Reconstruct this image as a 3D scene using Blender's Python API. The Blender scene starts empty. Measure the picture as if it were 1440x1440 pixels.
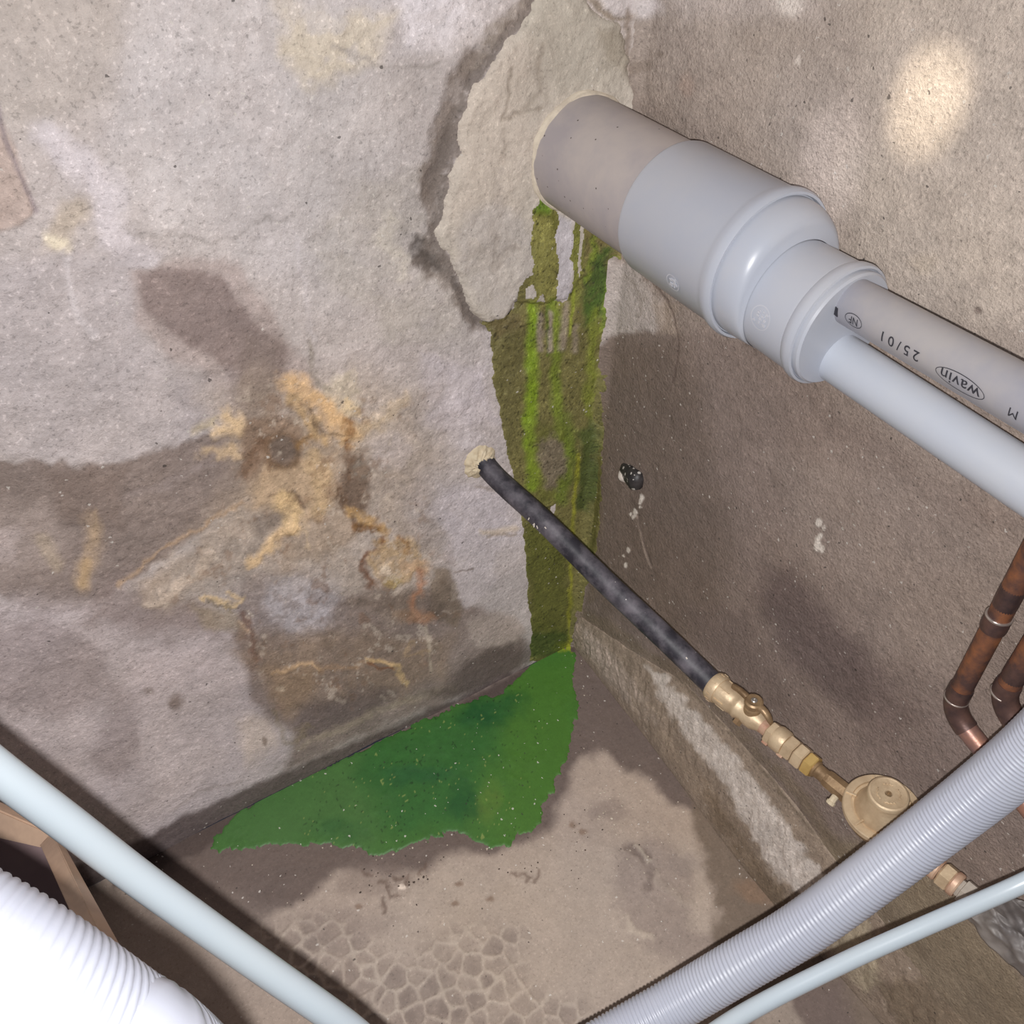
import bpy, bmesh, math, random
import numpy as np
from mathutils import Vector, Matrix

# ------------------------------------------------------------------ camera
SC = bpy.context.scene
COL = SC.collection
F = 1200.0
R = np.array([[-0.8514550883236912, 0.3534398347962201, -0.38743324037428045],
              [0.5240974256643346, 0.5996884005197671, -0.6047277988434628],
              [0.018604326908327418, -0.7179513252730039, -0.6958446475751785]])
CAM = np.array([0.49411811, 0.59377887, 1.00805454])
cd = bpy.data.cameras.new('camera')
cam = bpy.data.objects.new('camera', cd)
COL.objects.link(cam)
cd.sensor_width = 36.0
cd.lens = 36.0 * F / 1440.0
cd.clip_start = 0.01
m = Matrix.Identity(4)
for i in range(3):
    m[i][0] = R[i, 0]; m[i][1] = -R[i, 1]; m[i][2] = -R[i, 2]; m[i][3] = CAM[i]
cam.matrix_world = m
SC.camera = cam

# ------------------------------------------------------------------ light
SC.view_settings.view_transform = 'Standard'
SC.view_settings.look = 'None'
SC.view_settings.gamma = 1.0
SC.view_settings.use_curve_mapping = False
SC.view_settings.exposure = 0.0
W = bpy.data.worlds.new('cellar_air'); SC.world = W
W.use_nodes = True
W.node_tree.nodes['Background'].inputs[0].default_value = (0.62, 0.72, 1.0, 1)
W.node_tree.nodes['Background'].inputs[1].default_value = 0.035

# the telephone's own flash, a finger's width under its lens
FP, FA, FB = 25.0, 0.085, 1.38
ld = bpy.data.lights.new('phone_flash', 'POINT')
ld.energy = FP
ld.shadow_soft_size = 0.0022
ld.color = (1.0, 0.985, 0.975)
ld.use_nodes = True
nt = ld.node_tree
fo = nt.nodes.new('ShaderNodeLightFalloff'); fo.inputs[0].default_value = 1.0
em = [n for n in nt.nodes if n.type == 'EMISSION'][0]
ma = nt.nodes.new('ShaderNodeMath'); ma.operation = 'MULTIPLY'; ma.inputs[1].default_value = FA
mb = nt.nodes.new('ShaderNodeMath'); mb.operation = 'MULTIPLY_ADD'; mb.inputs[1].default_value = FB
nt.links.new(fo.outputs['Quadratic'], ma.inputs[0])
nt.links.new(fo.outputs['Constant'], mb.inputs[0])
nt.links.new(ma.outputs[0], mb.inputs[2])
nt.links.new(mb.outputs[0], em.inputs['Strength'])
fl = bpy.data.objects.new('phone_flash', ld)
fl.location = CAM + R[:, 1] * 0.012 + R[:, 0] * 0.001
COL.objects.link(fl)


def P(px, py, z):
    """point seen at photo pixel (px,py) at depth z"""
    return CAM + R @ np.array([(px - 720) / F, (py - 720) / F, 1.0]) * z

def hit(px, py, ax, c=0.0):
    d = R @ np.array([(px - 720) / F, (py - 720) / F, 1.0])
    return CAM + d * ((c - CAM[ax]) / d[ax])

def proj(p):
    q = (np.asarray(p) - CAM) @ R
    z = np.maximum(q[..., 2], 0.02)
    return q[..., 0] / z * F + 720, q[..., 1] / z * F + 720, q[..., 2]

def spot(name, px, py, ax, src, ang, power, colr, blend=0.9):
    t = hit(px, py, ax)
    l = bpy.data.lights.new(name, 'SPOT'); l.energy = power; l.color = colr
    l.spot_size = ang; l.spot_blend = blend; l.shadow_soft_size = 0.004
    o = bpy.data.objects.new(name, l); COL.objects.link(o)
    o.location = src
    o.rotation_euler = (Vector(t) - Vector(src)).to_track_quat('-Z', 'Y').to_euler()
# two small lamps further up in the cellar throw weak pools of light on the right wall
spot('ceiling_spot', 1305, 143, 0, (0.55, 0.30, 1.25), math.radians(5.6), 26.0, (1.0, 0.90, 0.72), 1.0)
spot('ceiling_spot', 1165, 240, 0, (0.35, 0.22, 1.35), math.radians(6.2), 10.0, (0.95, 0.93, 1.0), 1.0)

# ------------------------------------------------------------------ helpers
def s2l(c):
    c = np.asarray(c, float) / 255.0
    return np.where(c <= 0.04045, c / 12.92, ((c + 0.055) / 1.055) ** 2.4)

def _hash(ix, iy, seed):
    h = (ix.astype(np.int64) * 374761393 + iy.astype(np.int64) * 668265263 + seed * 2147483647 + 12345) & 0xFFFFFFFF
    h = ((h ^ (h >> 13)) * 1274126177) & 0xFFFFFFFF
    h = h ^ (h >> 16)
    return (h & 0xFFFFFF) / float(0xFFFFFF)

def vnoise(x, y, seed=0):
    x0 = np.floor(x); y0 = np.floor(y)
    fx = x - x0; fy = y - y0
    fx = fx * fx * fx * (fx * (fx * 6 - 15) + 10); fy = fy * fy * fy * (fy * (fy * 6 - 15) + 10)
    x0 = x0.astype(np.int64); y0 = y0.astype(np.int64)
    a = _hash(x0, y0, seed); b = _hash(x0 + 1, y0, seed); c = _hash(x0, y0 + 1, seed); d = _hash(x0 + 1, y0 + 1, seed)
    return (a * (1 - fx) + b * fx) * (1 - fy) + (c * (1 - fx) + d * fx) * fy

def fbm(x, y, octv=4, seed=0, gain=0.5):
    s = 0; a = 1.0; t = 0
    ca, sa = math.cos(0.6), math.sin(0.6)
    for o in range(octv):
        s = s + a * (vnoise(x, y, seed + o * 17) - 0.5); t += a
        x, y = (x * ca - y * sa) * 2.03 + 5.1, (x * sa + y * ca) * 2.03 + 1.7
        a *= gain
    return s / t * 2.0      # about -1..1

def sstep(a, b, x):
    t = np.clip((x - a) / (b - a + 1e-12), 0, 1)
    return t * t * (3 - 2 * t)

def seg_dist(x, y, pts):
    d = np.full(x.shape, 1e9)
    for (ax, ay), (bx, by) in zip(pts[:-1], pts[1:]):
        vx, vy = bx - ax, by - ay
        L = vx * vx + vy * vy + 1e-9
        t = np.clip(((x - ax) * vx + (y - ay) * vy) / L, 0, 1)
        d = np.minimum(d, np.hypot(x - ax - t * vx, y - ay - t * vy))
    return d

def poly_sd(x, y, pts):
    """signed distance, positive inside"""
    d = seg_dist(x, y, pts + [pts[0]])
    ins = np.zeros(x.shape, bool)
    n = len(pts)
    for i in range(n):
        x1, y1 = pts[i]; x2, y2 = pts[(i + 1) % n]
        if y1 == y2: continue
        c = ((y1 > y) != (y2 > y)) & (x < (x2 - x1) * (y - y1) / (y2 - y1) + x1)
        ins ^= c
    return np.where(ins, d, -d)


class Surf:
    """a rough concrete plane with its stains (albedo) and relief"""
    def __init__(s, kind, us, vs, base, gain):
        s.kind = kind
        U, V = np.meshgrid(us, vs, indexing='ij')
        s.shape = U.shape
        s.u = U.ravel(); s.v = V.ravel()
        if kind == 'left':  p = np.stack([s.u, 0 * s.u, s.v], 1)
        if kind == 'right': p = np.stack([0 * s.u, s.u, s.v], 1)
        if kind == 'floor': p = np.stack([s.u, s.v, 0 * s.u], 1)
        s.p = p
        s.X, s.Y, z = proj(p)
        bad = z < 0.05
        s.X[bad] = -9999; s.Y[bad] = -9999
        s.c = np.tile(s2l(base), (len(s.u), 1))
        s.h = np.zeros(len(s.u))
        s.r = np.full(len(s.u), 0.85)
        s.gain = gain
        s.seed = {'left': 3, 'right': 400, 'floor': 900}[kind]
        s.nw = {}
    def warp(s, idx, w, sc):
        x = s.X[idx]; y = s.Y[idx]
        if w <= 0: return x, y
        s.seed += 1
        return (x + w * fbm(x / sc, y / sc, 4, s.seed), y + w * fbm(x / sc + 31, y / sc + 7, 4, s.seed + 50))
    def box(s, pts, pad):
        a = np.array(pts)
        x0, y0 = a.min(0) - pad; x1, y1 = a.max(0) + pad
        return np.where((s.X > x0) & (s.X < x1) & (s.Y > y0) & (s.Y < y1))[0]
    def apply(s, idx, m, colr, h=0, rough=None, mul=None):
        m = np.clip(m, 0, 1)
        if mul is not None:
            s.c[idx] *= (1 + (np.asarray(mul) - 1) * m[:, None])
        elif colr is not None:
            s.c[idx] += (s2l(colr) - s.c[idx]) * m[:, None]
        if h: s.h[idx] += h * m
        if rough is not None: s.r[idx] += (rough - s.r[idx]) * m
    def poly(s, pts, colr, soft=10, w=12, sc=40, a=1.0, h=0, rough=None, brk=0, brs=25, mul=None):
        idx = s.box(pts, soft + w + 4)
        if not len(idx): return
        x, y = s.warp(idx, w, sc)
        m = sstep(-soft, soft, poly_sd(x, y, pts)) * a
        if brk: m = m * (1 - brk * sstep(-0.1, 0.5, fbm(x / brs, y / brs, 4, s.seed + 9)))
        s.apply(idx, m, colr, h, rough, mul)
    def stroke(s, pts, width, colr, soft=4, w=6, sc=25, a=1.0, h=0, rough=None, brk=0, brs=14, mul=None):
        k_ = getattr(s, 'soften', 0.0)
        soft *= 1 + 0.5 * k_; w *= 1 + 1.3 * k_; brk = max(brk, 0.45 * k_); sc = sc * (1 - 0.25 * k_)
        idx = s.box(pts, width + soft + w + 4)
        if not len(idx): return
        x, y = s.warp(idx, w, sc)
        m = 1 - sstep(width / 2 - soft, width / 2 + soft, seg_dist(x, y, pts))
        m *= a
        if brk: m = m * (1 - brk * sstep(-0.1, 0.5, fbm(x / brs, y / brs, 4, s.seed + 9)))
        s.apply(idx, m, colr, h, rough, mul)
    def ell(s, cx, cy, rx, ry, colr, rot=0, soft=0.35, w=6, sc=25, a=1.0, h=0, rough=None, brk=0, brs=14, mul=None):
        R_ = max(rx, ry) * 1.6 + w
        idx = s.box([(cx - R_, cy - R_), (cx + R_, cy + R_)], 2)
        if not len(idx): return
        x, y = s.warp(idx, w, sc)
        c_, s_ = math.cos(math.radians(rot)), math.sin(math.radians(rot))
        dx, dy = x - cx, y - cy
        q = np.hypot((dx * c_ + dy * s_) / rx, (-dx * s_ + dy * c_) / ry)
        m = (1 - sstep(1 - soft, 1 + soft, q)) * a
        if brk: m = m * (1 - brk * sstep(-0.1, 0.5, fbm(x / brs, y / brs, 4, s.seed + 9)))
        s.apply(idx, m, colr, h, rough, mul)
    def normal(s):
        return {'left': (0, 1, 0), 'right': (1, 0, 0), 'floor': (0, 0, 1)}[s.kind]
    def build(s, name, mat):
        n = np.array(s.normal(), float)
        co = s.p + n * s.h[:, None]
        a, b = s.shape
        i = np.arange(a * b).reshape(a, b)
        q = np.stack([i[:-1, :-1], i[1:, :-1], i[1:, 1:], i[:-1, 1:]], -1).reshape(-1, 4)
        if s.kind == 'left': q = q[:, ::-1]
        return grid_mesh(name, co, q, s.c * s.gain, s.r, mat)

def grid_mesh(name, co, q, colr, rough, mat, parent=None):
    me = bpy.data.meshes.new(name)
    me.vertices.add(len(co)); me.loops.add(q.size); me.polygons.add(len(q))
    org = wloc(parent) if parent else np.zeros(3)
    me.vertices.foreach_set('co', (co - org).astype(np.float32).ravel())
    me.loops.foreach_set('vertex_index', q.astype(np.int32).ravel())
    me.polygons.foreach_set('loop_start', np.arange(0, q.size, q.shape[1], dtype=np.int32))
    me.polygons.foreach_set('loop_total', np.full(len(q), q.shape[1], dtype=np.int32))
    me.update(calc_edges=True)
    me.polygons.foreach_set('use_smooth', np.ones(len(q), bool))
    at = me.color_attributes.new('Col', 'FLOAT_COLOR', 'POINT')
    rgba = np.concatenate([np.clip(colr, 0, 0.92), rough[:, None]], 1).astype(np.float32)
    at.data.foreach_set('color', rgba.ravel())
    me.materials.append(mat)
    o = bpy.data.objects.new(name, me); COL.objects.link(o)
    if parent: o.parent = parent
    return o

def wloc(o):
    v = np.zeros(3)
    while o is not None:
        v = v + np.array(o.location); o = o.parent
    return v

def obj(name, bm, mat, parent=None, smooth=True, label=None, origin=None, angle=None):
    me = bpy.data.meshes.new(name)
    org = wloc(parent) if parent else (np.array(origin) if origin is not None else np.zeros(3))
    bmesh.ops.recalc_face_normals(bm, faces=bm.faces[:])
    for v in bm.verts: v.co -= Vector(org)
    for f in bm.faces: f.smooth = smooth
    if angle:
        for e in bm.edges:
            if len(e.link_faces) == 2 and e.calc_face_angle(0) > angle: e.smooth = False
    bm.to_mesh(me); bm.free()
    for mm in (mat if isinstance(mat, list) else [mat]): me.materials.append(mm)
    o = bpy.data.objects.new(name, me); COL.objects.link(o)
    if parent: o.parent = parent
    elif origin is not None: o.location = origin
    if label: o['label'] = label
    return o

def thing(name, label, cat, loc, group=None):
    o = bpy.data.objects.new(name, None); COL.objects.link(o)
    o.empty_display_size = 0.02
    o.location = loc; o['label'] = label; o['category'] = cat
    if group: o['group'] = group
    return o

def tag(o, label, cat, group=None, kind=None):
    o['label'] = label; o['category'] = cat
    if group: o['group'] = group
    if kind: o['kind'] = kind
    return o

def frame(axis, hint=(0, 0, 1)):
    a = Vector(axis).normalized(); h_ = Vector(hint)
    if abs(a.dot(h_)) > 0.95: h_ = Vector((1, 0, 0))
    u = h_.cross(a).normalized(); v = a.cross(u).normalized()   # v is close to hint
    return a, u, v

def lathe(bm, org, axis, prof, seg=40, hint=(0, 0, 1), phase=0.0, mat=0):
    """prof = [(t along axis, radius)], closed on the axis where radius is 0; entries may carry (t, r, du, dv)"""
    a, u, v = frame(axis, hint); o = Vector(org)
    rings = []
    for e in prof:
        t, r = e[0], e[1]
        off = u * e[2] + v * e[3] if len(e) > 2 else Vector((0, 0, 0))
        if r <= 1e-7: rings.append([bm.verts.new(o + a * t + off)])
        else:
            rings.append([bm.verts.new(o + a * t + off + (u * math.cos(2 * math.pi * k / seg + phase) + v * math.sin(2 * math.pi * k / seg + phase)) * r) for k in range(seg)])
    for A, B in zip(rings[:-1], rings[1:]):
        if len(A) == 1 and len(B) == 1: continue
        for k in range(seg):
            k2 = (k + 1) % seg
            if len(A) == 1: f = bm.faces.new((A[0], B[k], B[k2]))
            elif len(B) == 1: f = bm.faces.new((A[k], B[0], A[k2]))
            else: f = bm.faces.new((A[k], B[k], B[k2], A[k2]))
            f.material_index = mat
    return bm

def catmull(pts, n):
    pts = [np.array(p, float) for p in pts]
    pts = [2 * pts[0] - pts[1]] + pts + [2 * pts[-1] - pts[-2]]
    out = []
    for i in range(1, len(pts) - 2):
        p0, p1, p2, p3 = pts[i - 1:i + 3]
        for k in range(n):
            t = k / n
            out.append(0.5 * ((2 * p1) + (-p0 + p2) * t + (2 * p0 - 5 * p1 + 4 * p2 - p3) * t * t + (-p0 + 3 * p1 - 3 * p2 + p3) * t ** 3))
    out.append(pts[-2])
    return out

def resample(pts, step):
    pts = np.array(pts)
    L = np.concatenate([[0], np.cumsum(np.linalg.norm(np.diff(pts, axis=0), axis=1))])
    n = max(2, int(L[-1] / step))
    t = np.linspace(0, L[-1], n + 1)
    return np.stack([np.interp(t, L, pts[:, i]) for i in range(pts.shape[1])], 1), t

def sweep(bm, pts, rad, seg=24, rfun=None, cap=True):
    pts = [Vector(p) for p in pts]
    n = len(pts)
    tans = [(pts[min(i + 1, n - 1)] - pts[max(i - 1, 0)]).normalized() for i in range(n)]
    u = tans[0].orthogonal().normalized()
    rings = []
    for i in range(n):
        if i:
            u = tans[i - 1].rotation_difference(tans[i]) @ u
            u = (u - tans[i] * u.dot(tans[i])).normalized()
        v = tans[i].cross(u)
        r = rad[i] if hasattr(rad, '__len__') else rad
        ring = []
        for k in range(seg):
            th = 2 * math.pi * k / seg
            rr = rfun(i, th, r, u, v) if rfun else r
            ring.append(bm.verts.new(pts[i] + (u * math.cos(th) + v * math.sin(th)) * rr))
        rings.append(ring)
    for A, B in zip(rings[:-1], rings[1:]):
        for k in range(seg):
            k2 = (k + 1) % seg
            bm.faces.new((A[k], B[k], B[k2], A[k2]))
    if cap:
        bm.faces.new(rings[0]); bm.faces.new(rings[-1])
    return bm

def boxv(bm, c, ax, ay, az, bevel=0.0):
    """box with centre c and half-extent vectors"""
    c = Vector(c); ax = Vector(ax); ay = Vector(ay); az = Vector(az)
    v = [bm.verts.new(c + ax * i + ay * j + az * k) for i in (-1, 1) for j in (-1, 1) for k in (-1, 1)]
    fs = [bm.faces.new([v[i] for i in q]) for q in ((0, 1, 3, 2), (4, 6, 7, 5), (0, 4, 5, 1), (2, 3, 7, 6), (0, 2, 6, 4), (1, 5, 7, 3))]
    if bevel:
        es = set(e for f in fs for e in f.edges)
        bmesh.ops.bevel(bm, geom=list(es), offset=bevel, segments=3, affect='EDGES', profile=0.6)
    return bm

# ------------------------------------------------------------------ materials
def mat_new(name):
    mt = bpy.data.materials.new(name); mt.use_nodes = True
    nt = mt.node_tree
    return mt, nt, nt.nodes['Principled BSDF']

def N(nt, t, **k):
    n = nt.nodes.new(t)
    for a, b in k.items():
        if a.startswith('i_'): n.inputs[a[2:].replace('_', ' ')].default_value = b
        else: setattr(n, a, b)
    return n

def ramp(nt, src, stops):
    r = nt.nodes.new('ShaderNodeValToRGB')
    els = r.color_ramp.elements
    while len(els) > 1: els.remove(els[-1])
    for i, (p, c) in enumerate(stops):
        e = els[0] if i == 0 else els.new(p)
        e.position = p
        e.color = (c, c, c, 1) if not hasattr(c, '__len__') else (*c, 1)
    nt.links.new(src, r.inputs[0])
    return r.outputs[0]

def concrete(name, var=0.16, bump=0.5, speck=1.0, spec=0.35, fine=420, streak=(1, 1, 1), dist=0.0012, gritsc=330):
    mt, nt, b = mat_new(name)
    L = nt.links.new
    co = N(nt, 'ShaderNodeTexCoord')
    mp = N(nt, 'ShaderNodeMapping'); mp.inputs['Scale'].default_value = streak
    L(co.outputs['Object'], mp.inputs[0])
    at = N(nt, 'ShaderNodeVertexColor', layer_name='Col')
    n1 = N(nt, 'ShaderNodeTexNoise', i_Scale=fine, i_Detail=3.0, i_Roughness=0.7)
    n2 = N(nt, 'ShaderNodeTexNoise', i_Scale=95.0, i_Detail=6.0, i_Roughness=0.72)
    n3 = N(nt, 'ShaderNodeTexNoise', i_Scale=22.0, i_Detail=6.0, i_Roughness=0.65)
    for n in (n1, n2, n3): L(mp.outputs[0], n.inputs['Vector'])
    a = ramp(nt, n1.outputs[0], [(0.3, 1 - var * 0.6), (0.7, 1 + var * 0.6)])
    c = ramp(nt, n2.outputs[0], [(0.3, 1 - var * 1.1), (0.7, 1 + var * 1.1)])
    d = ramp(nt, n3.outputs[0], [(0.3, 1 - var * 0.8), (0.7, 1 + var * 0.8)])
    def mul(x, y):
        q = N(nt, 'ShaderNodeMix', data_type='RGBA', blend_type='MULTIPLY')
        q.inputs[0].default_value = 1.0
        L(x, q.inputs[6]); L(y, q.inputs[7]); return q.outputs[2]
    n4 = N(nt, 'ShaderNodeTexNoise', i_Scale=gritsc, i_Detail=2.0, i_Roughness=0.6); L(mp.outputs[0], n4.inputs['Vector'])
    g4 = ramp(nt, n4.outputs[0], [(0.30, 1 - var * 2.6), (0.40, 1.0), (0.60, 1.0), (0.70, 1 + var * 2.6)])
    colr = mul(mul(mul(mul(at.outputs[0], a), c), d), g4)
    # pits and pale grains
    for sc, thr, cc, st in ((190.0, 0.13, (0.03, 0.026, 0.024), 0.7), (260.0, 0.17, (0.66, 0.62, 0.57), 0.65), (130.0, 0.08, (0.6, 0.56, 0.5), 0.6)):
        v = N(nt, 'ShaderNodeTexVoronoi', i_Scale=sc)
        wv = N(nt, 'ShaderNodeTexNoise', i_Scale=sc * 1.7, i_Detail=1.0)
        mxv = N(nt, 'ShaderNodeMix', data_type='RGBA', blend_type='LINEAR_LIGHT'); mxv.inputs[0].default_value = 0.0018
        L(co.outputs['Object'], wv.inputs['Vector']); L(co.outputs['Object'], mxv.inputs[6]); L(wv.outputs['Color'], mxv.inputs[7])
        L(mxv.outputs[2], v.inputs['Vector'])
        rs = N(nt, 'ShaderNodeSeparateColor'); L(v.outputs['Color'], rs.inputs[0])
        g = N(nt, 'ShaderNodeMath', operation='GREATER_THAN'); g.inputs[1].default_value = 1 - 0.055 * speck
        L(rs.outputs[0], g.inputs[0])
        sz = N(nt, 'ShaderNodeMath', operation='MULTIPLY'); sz.inputs[1].default_value = thr * 1.9; L(rs.outputs[1], sz.inputs[0])
        ls = N(nt, 'ShaderNodeMath', operation='LESS_THAN'); L(v.outputs['Distance'], ls.inputs[0]); L(sz.outputs[0], ls.inputs[1])
        k = N(nt, 'ShaderNodeMath', operation='MULTIPLY'); L(g.outputs[0], k.inputs[0]); L(ls.outputs[0], k.inputs[1])
        k2 = N(nt, 'ShaderNodeMath', operation='MULTIPLY'); L(k.outputs[0], k2.inputs[0]); k2.inputs[1].default_value = st
        q = N(nt, 'ShaderNodeMix', data_type='RGBA'); L(k2.outputs[0], q.inputs[0]); L(colr, q.inputs[6]); q.inputs[7].default_value = (*cc, 1)
        colr = q.outputs[2]
    L(colr, b.inputs['Base Color'])
    L(at.outputs[1], b.inputs['Roughness'])
    b.inputs['Specular IOR Level'].default_value = spec
    ad = N(nt, 'ShaderNodeMath', operation='MULTIPLY_ADD'); ad.inputs[1].default_value = 0.45
    L(n1.outputs[0], ad.inputs[0]); L(n2.outputs[0], ad.inputs[2])
    bp = N(nt, 'ShaderNodeBump'); bp.inputs['Strength'].default_value = bump; bp.inputs['Distance'].default_value = dist * 2
    L(ad.outputs[0], bp.inputs['Height']); L(bp.outputs[0], b.inputs['Normal'])
    return mt

def plastic(name, c1, c2=None, rough=0.35, scale=30, spec=0.5, bump=0.0, spots=None, stops=(0.4, 0.65), aniso=(1, 1, 1), spotscale=60, spotthr=0.03):
    mt, nt, b = mat_new(name); L = nt.links.new
    co = N(nt, 'ShaderNodeTexCoord'); mp = N(nt, 'ShaderNodeMapping'); mp.inputs['Scale'].default_value = aniso
    L(co.outputs['Object'], mp.inputs[0])
    n = N(nt, 'ShaderNodeTexNoise', i_Scale=scale, i_Detail=5.0, i_Roughness=0.65); L(mp.outputs[0], n.inputs['Vector'])
    c2 = c2 or c1
    out = ramp(nt, n.outputs[0], [(stops[0], tuple(s2l(c1))), (stops[1], tuple(s2l(c2)))])
    if spots:
        v = N(nt, 'ShaderNodeTexVoronoi', i_Scale=spotscale); L(mp.outputs[0], v.inputs['Vector'])
        rs = N(nt, 'ShaderNodeSeparateColor'); L(v.outputs['Color'], rs.inputs[0])
        g = N(nt, 'ShaderNodeMath', operation='GREATER_THAN'); g.inputs[1].default_value = 0.86; L(rs.outputs[0], g.inputs[0])
        ls = N(nt, 'ShaderNodeMath', operation='LESS_THAN'); L(v.outputs['Distance'], ls.inputs[0]); ls.inputs[1].default_value = spotthr * 4
        k = N(nt, 'ShaderNodeMath', operation='MULTIPLY'); L(g.outputs[0], k.inputs[0]); L(ls.outputs[0], k.inputs[1])
        q = N(nt, 'ShaderNodeMix', data_type='RGBA'); L(k.outputs[0], q.inputs[0]); L(out, q.inputs[6]); q.inputs[7].default_value = (*s2l(spots), 1)
        out = q.outputs[2]
    L(out, b.inputs['Base Color'])
    b.inputs['Roughness'].default_value = rough
    b.inputs['Specular IOR Level'].default_value = spec
    if bump:
        bp = N(nt, 'ShaderNodeBump'); bp.inputs['Strength'].default_value = bump; bp.inputs['Distance'].default_value = 0.001
        L(n.outputs[0], bp.inputs['Height']); L(bp.outputs[0], b.inputs['Normal'])
    return mt

def metal(name, c1, c2, rough=0.45, scale=60, metallic=0.6, bump=0.25, stops=(0.35, 0.65), bs=400, c3=None):
    mt, nt, b = mat_new(name); L = nt.links.new
    co = N(nt, 'ShaderNodeTexCoord')
    n = N(nt, 'ShaderNodeTexNoise', i_Scale=scale, i_Detail=5.0, i_Roughness=0.6); L(co.outputs['Object'], n.inputs['Vector'])
    st = [(stops[0], tuple(s2l(c1))), (stops[1], tuple(s2l(c2)))]
    if c3: st.append((min(0.95, stops[1] + 0.1), tuple(s2l(c3))))
    L(ramp(nt, n.outputs[0], st), b.inputs['Base Color'])
    b.inputs['Metallic'].default_value = metallic; b.inputs['Roughness'].default_value = rough
    n2 = N(nt, 'ShaderNodeTexNoise', i_Scale=bs, i_Detail=2.0); L(co.outputs['Object'], n2.inputs['Vector'])
    bp = N(nt, 'ShaderNodeBump'); bp.inputs['Strength'].default_value = bump; bp.inputs['Distance'].default_value = 0.0006
    L(n2.outputs[0], bp.inputs['Height']); L(bp.outputs[0], b.inputs['Normal'])
    return mt

M = {}
M['wall_l'] = concrete('rough_plaster_left', var=0.115, bump=0.75, speck=0.5, gritsc=300)
M['wall_r'] = concrete('rough_plaster_right', var=0.11, bump=0.95, speck=0.9, fine=380)
M['floor'] = concrete('muddy_floor', var=0.08, bump=0.30, speck=0.7, fine=300)
M['mortar'] = concrete('patch_mortar', var=0.095, bump=0.6, speck=0.4)
M['fillet'] = concrete('mortar_fillet', var=0.15, bump=0.9, speck=1.0)
M['green'] = concrete('green_film', var=0.22, bump=0.8, speck=0.8, spec=0.5)
M['puddle'] = concrete('green_water', var=0.05, bump=0.03, speck=0.9, spec=0.5)
#MARK_SURFACES

# ------------------------------------------------------------------ the three rough surfaces
def spaced(a, b, st, far, cst):
    g = list(np.arange(a, b, st)); 
    g += list(np.arange(b, far, cst))
    return np.array(g)

GL, GR, GF = np.array([1.34, 1.36, 1.42]), np.array([1.26, 1.28, 1.33]), np.array([1.08, 1.08, 1.08])

def mottled(s, amp=0.12, sc=90, seed=1, streak=0.0):
    n = fbm(s.u * 14, s.v * 14, 6, seed, 0.6) * amp + fbm(s.u * 60, s.v * 60, 4, seed + 5, 0.65) * amp * 0.6
    s.c *= (1 + n)[:, None]
    w = fbm(s.u * 7 + 3, s.v * 7, 4, seed + 9) * 0.05
    s.c[:, 2] *= 1 - w; s.c[:, 0] *= 1 + w * 0.5

PATCH = [(775, -60), (760, -5), (738, 28), (712, 58), (690, 88), (662, 128), (650, 165), (648, 215), (632, 250), (628, 290), (614, 330), (636, 372), (654, 408), (664, 440), (684, 452), (706, 446), (728, 424), (746, 428), (764, 432), (776, 424), (800, 420), (818, 395), (862, 352), (900, 250), (884, 120), (880, 60), (868, 32), (845, 22), (828, 4), (815, -60)]
# ---------------- left wall
L_ = Surf('left', spaced(0, 0.80, 0.0015, 1.5, 0.02), spaced(0, 0.93, 0.0015, 1.5, 0.02), (168, 158, 152), GL)
s = L_
LT = (178, 169, 166); WARM = (166, 155, 142); DK = (122, 108, 100); DKB = (112, 98, 90); TAN = (200, 168, 124); TANP = (176, 150, 122)
# large zones
s.poly([(-60, -60), (230, -60), (200, 60), (180, 140), (60, 190), (-60, 200)], (160, 149, 138), 40, 30, 90, 0.7)
s.poly([(200, -20), (560, -20), (540, 200), (480, 420), (330, 380), (200, 330), (150, 200)], (180, 172, 167), 50, 40, 70, 0.8, brk=0.4, brs=50)
s.poly([(380, 60), (620, 80), (600, 340), (450, 380)], (158, 150, 143), 40, 40, 60, 0.35)
s.poly([(400, 10), (560, 20), (520, 90), (440, 130), (400, 80)], (186, 172, 148), 20, 25, 40, 0.7, brk=0.6)
s.poly([(560, -20), (700, -20), (640, 60), (560, 70)], (196, 188, 186), 20, 20, 40, 0.75, brk=0.4)
s.stroke([(60, 185), (110, 225), (150, 270), (160, 340), (200, 360)], 40, (188, 179, 178), 14, 14, 30, 0.8, h=0.0006)
s.stroke([(100, 300), (80, 330)], 40, (170, 155, 136), 14, 14, 30, 0.7, h=0.0006)
s.poly([(-40, 150), (5, 170), (20, 210), (48, 292), (30, 315), (-40, 330)], (166, 148, 137), 5, 6, 30, 0.9, h=0.002)
s.stroke([(-10, 130), (6, 190), (22, 235), (48, 296)], 7, (126, 114, 114), 3, 4, 25, 0.8, h=-0.0012)
s.ell(80, 340, 22, 10, (205, 192, 168), 30, 0.5, 8, brk=0.7)
s.poly([(0, 360), (200, 350), (200, 460), (330, 640), (170, 660), (-40, 640), (-60, 420)], (166, 157, 155), 20, 14, 50, 0.7)
s.stroke([(90, 360), (100, 420), (130, 470)], 10, (186, 178, 176), 5, 10, 20, 0.6, h=0.0006)
s.stroke([(180, 320), (235, 330), (300, 345), (380, 300), (420, 310)], 5, (140, 132, 126), 2.5, 14, 30, 0.6, h=-0.0006, brk=0.4)
s.stroke([(470, 68), (540, 90), (620, 88)], 5, (136, 127, 119), 2.5, 10, 30, 0.6, h=-0.0008, brk=0.4)
s.poly([(505, 255), (600, 240), (640, 400), (660, 480), (560, 500), (470, 400), (440, 330)], (164, 155, 144), 24, 24, 40, 0.6, brk=0.5)
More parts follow.
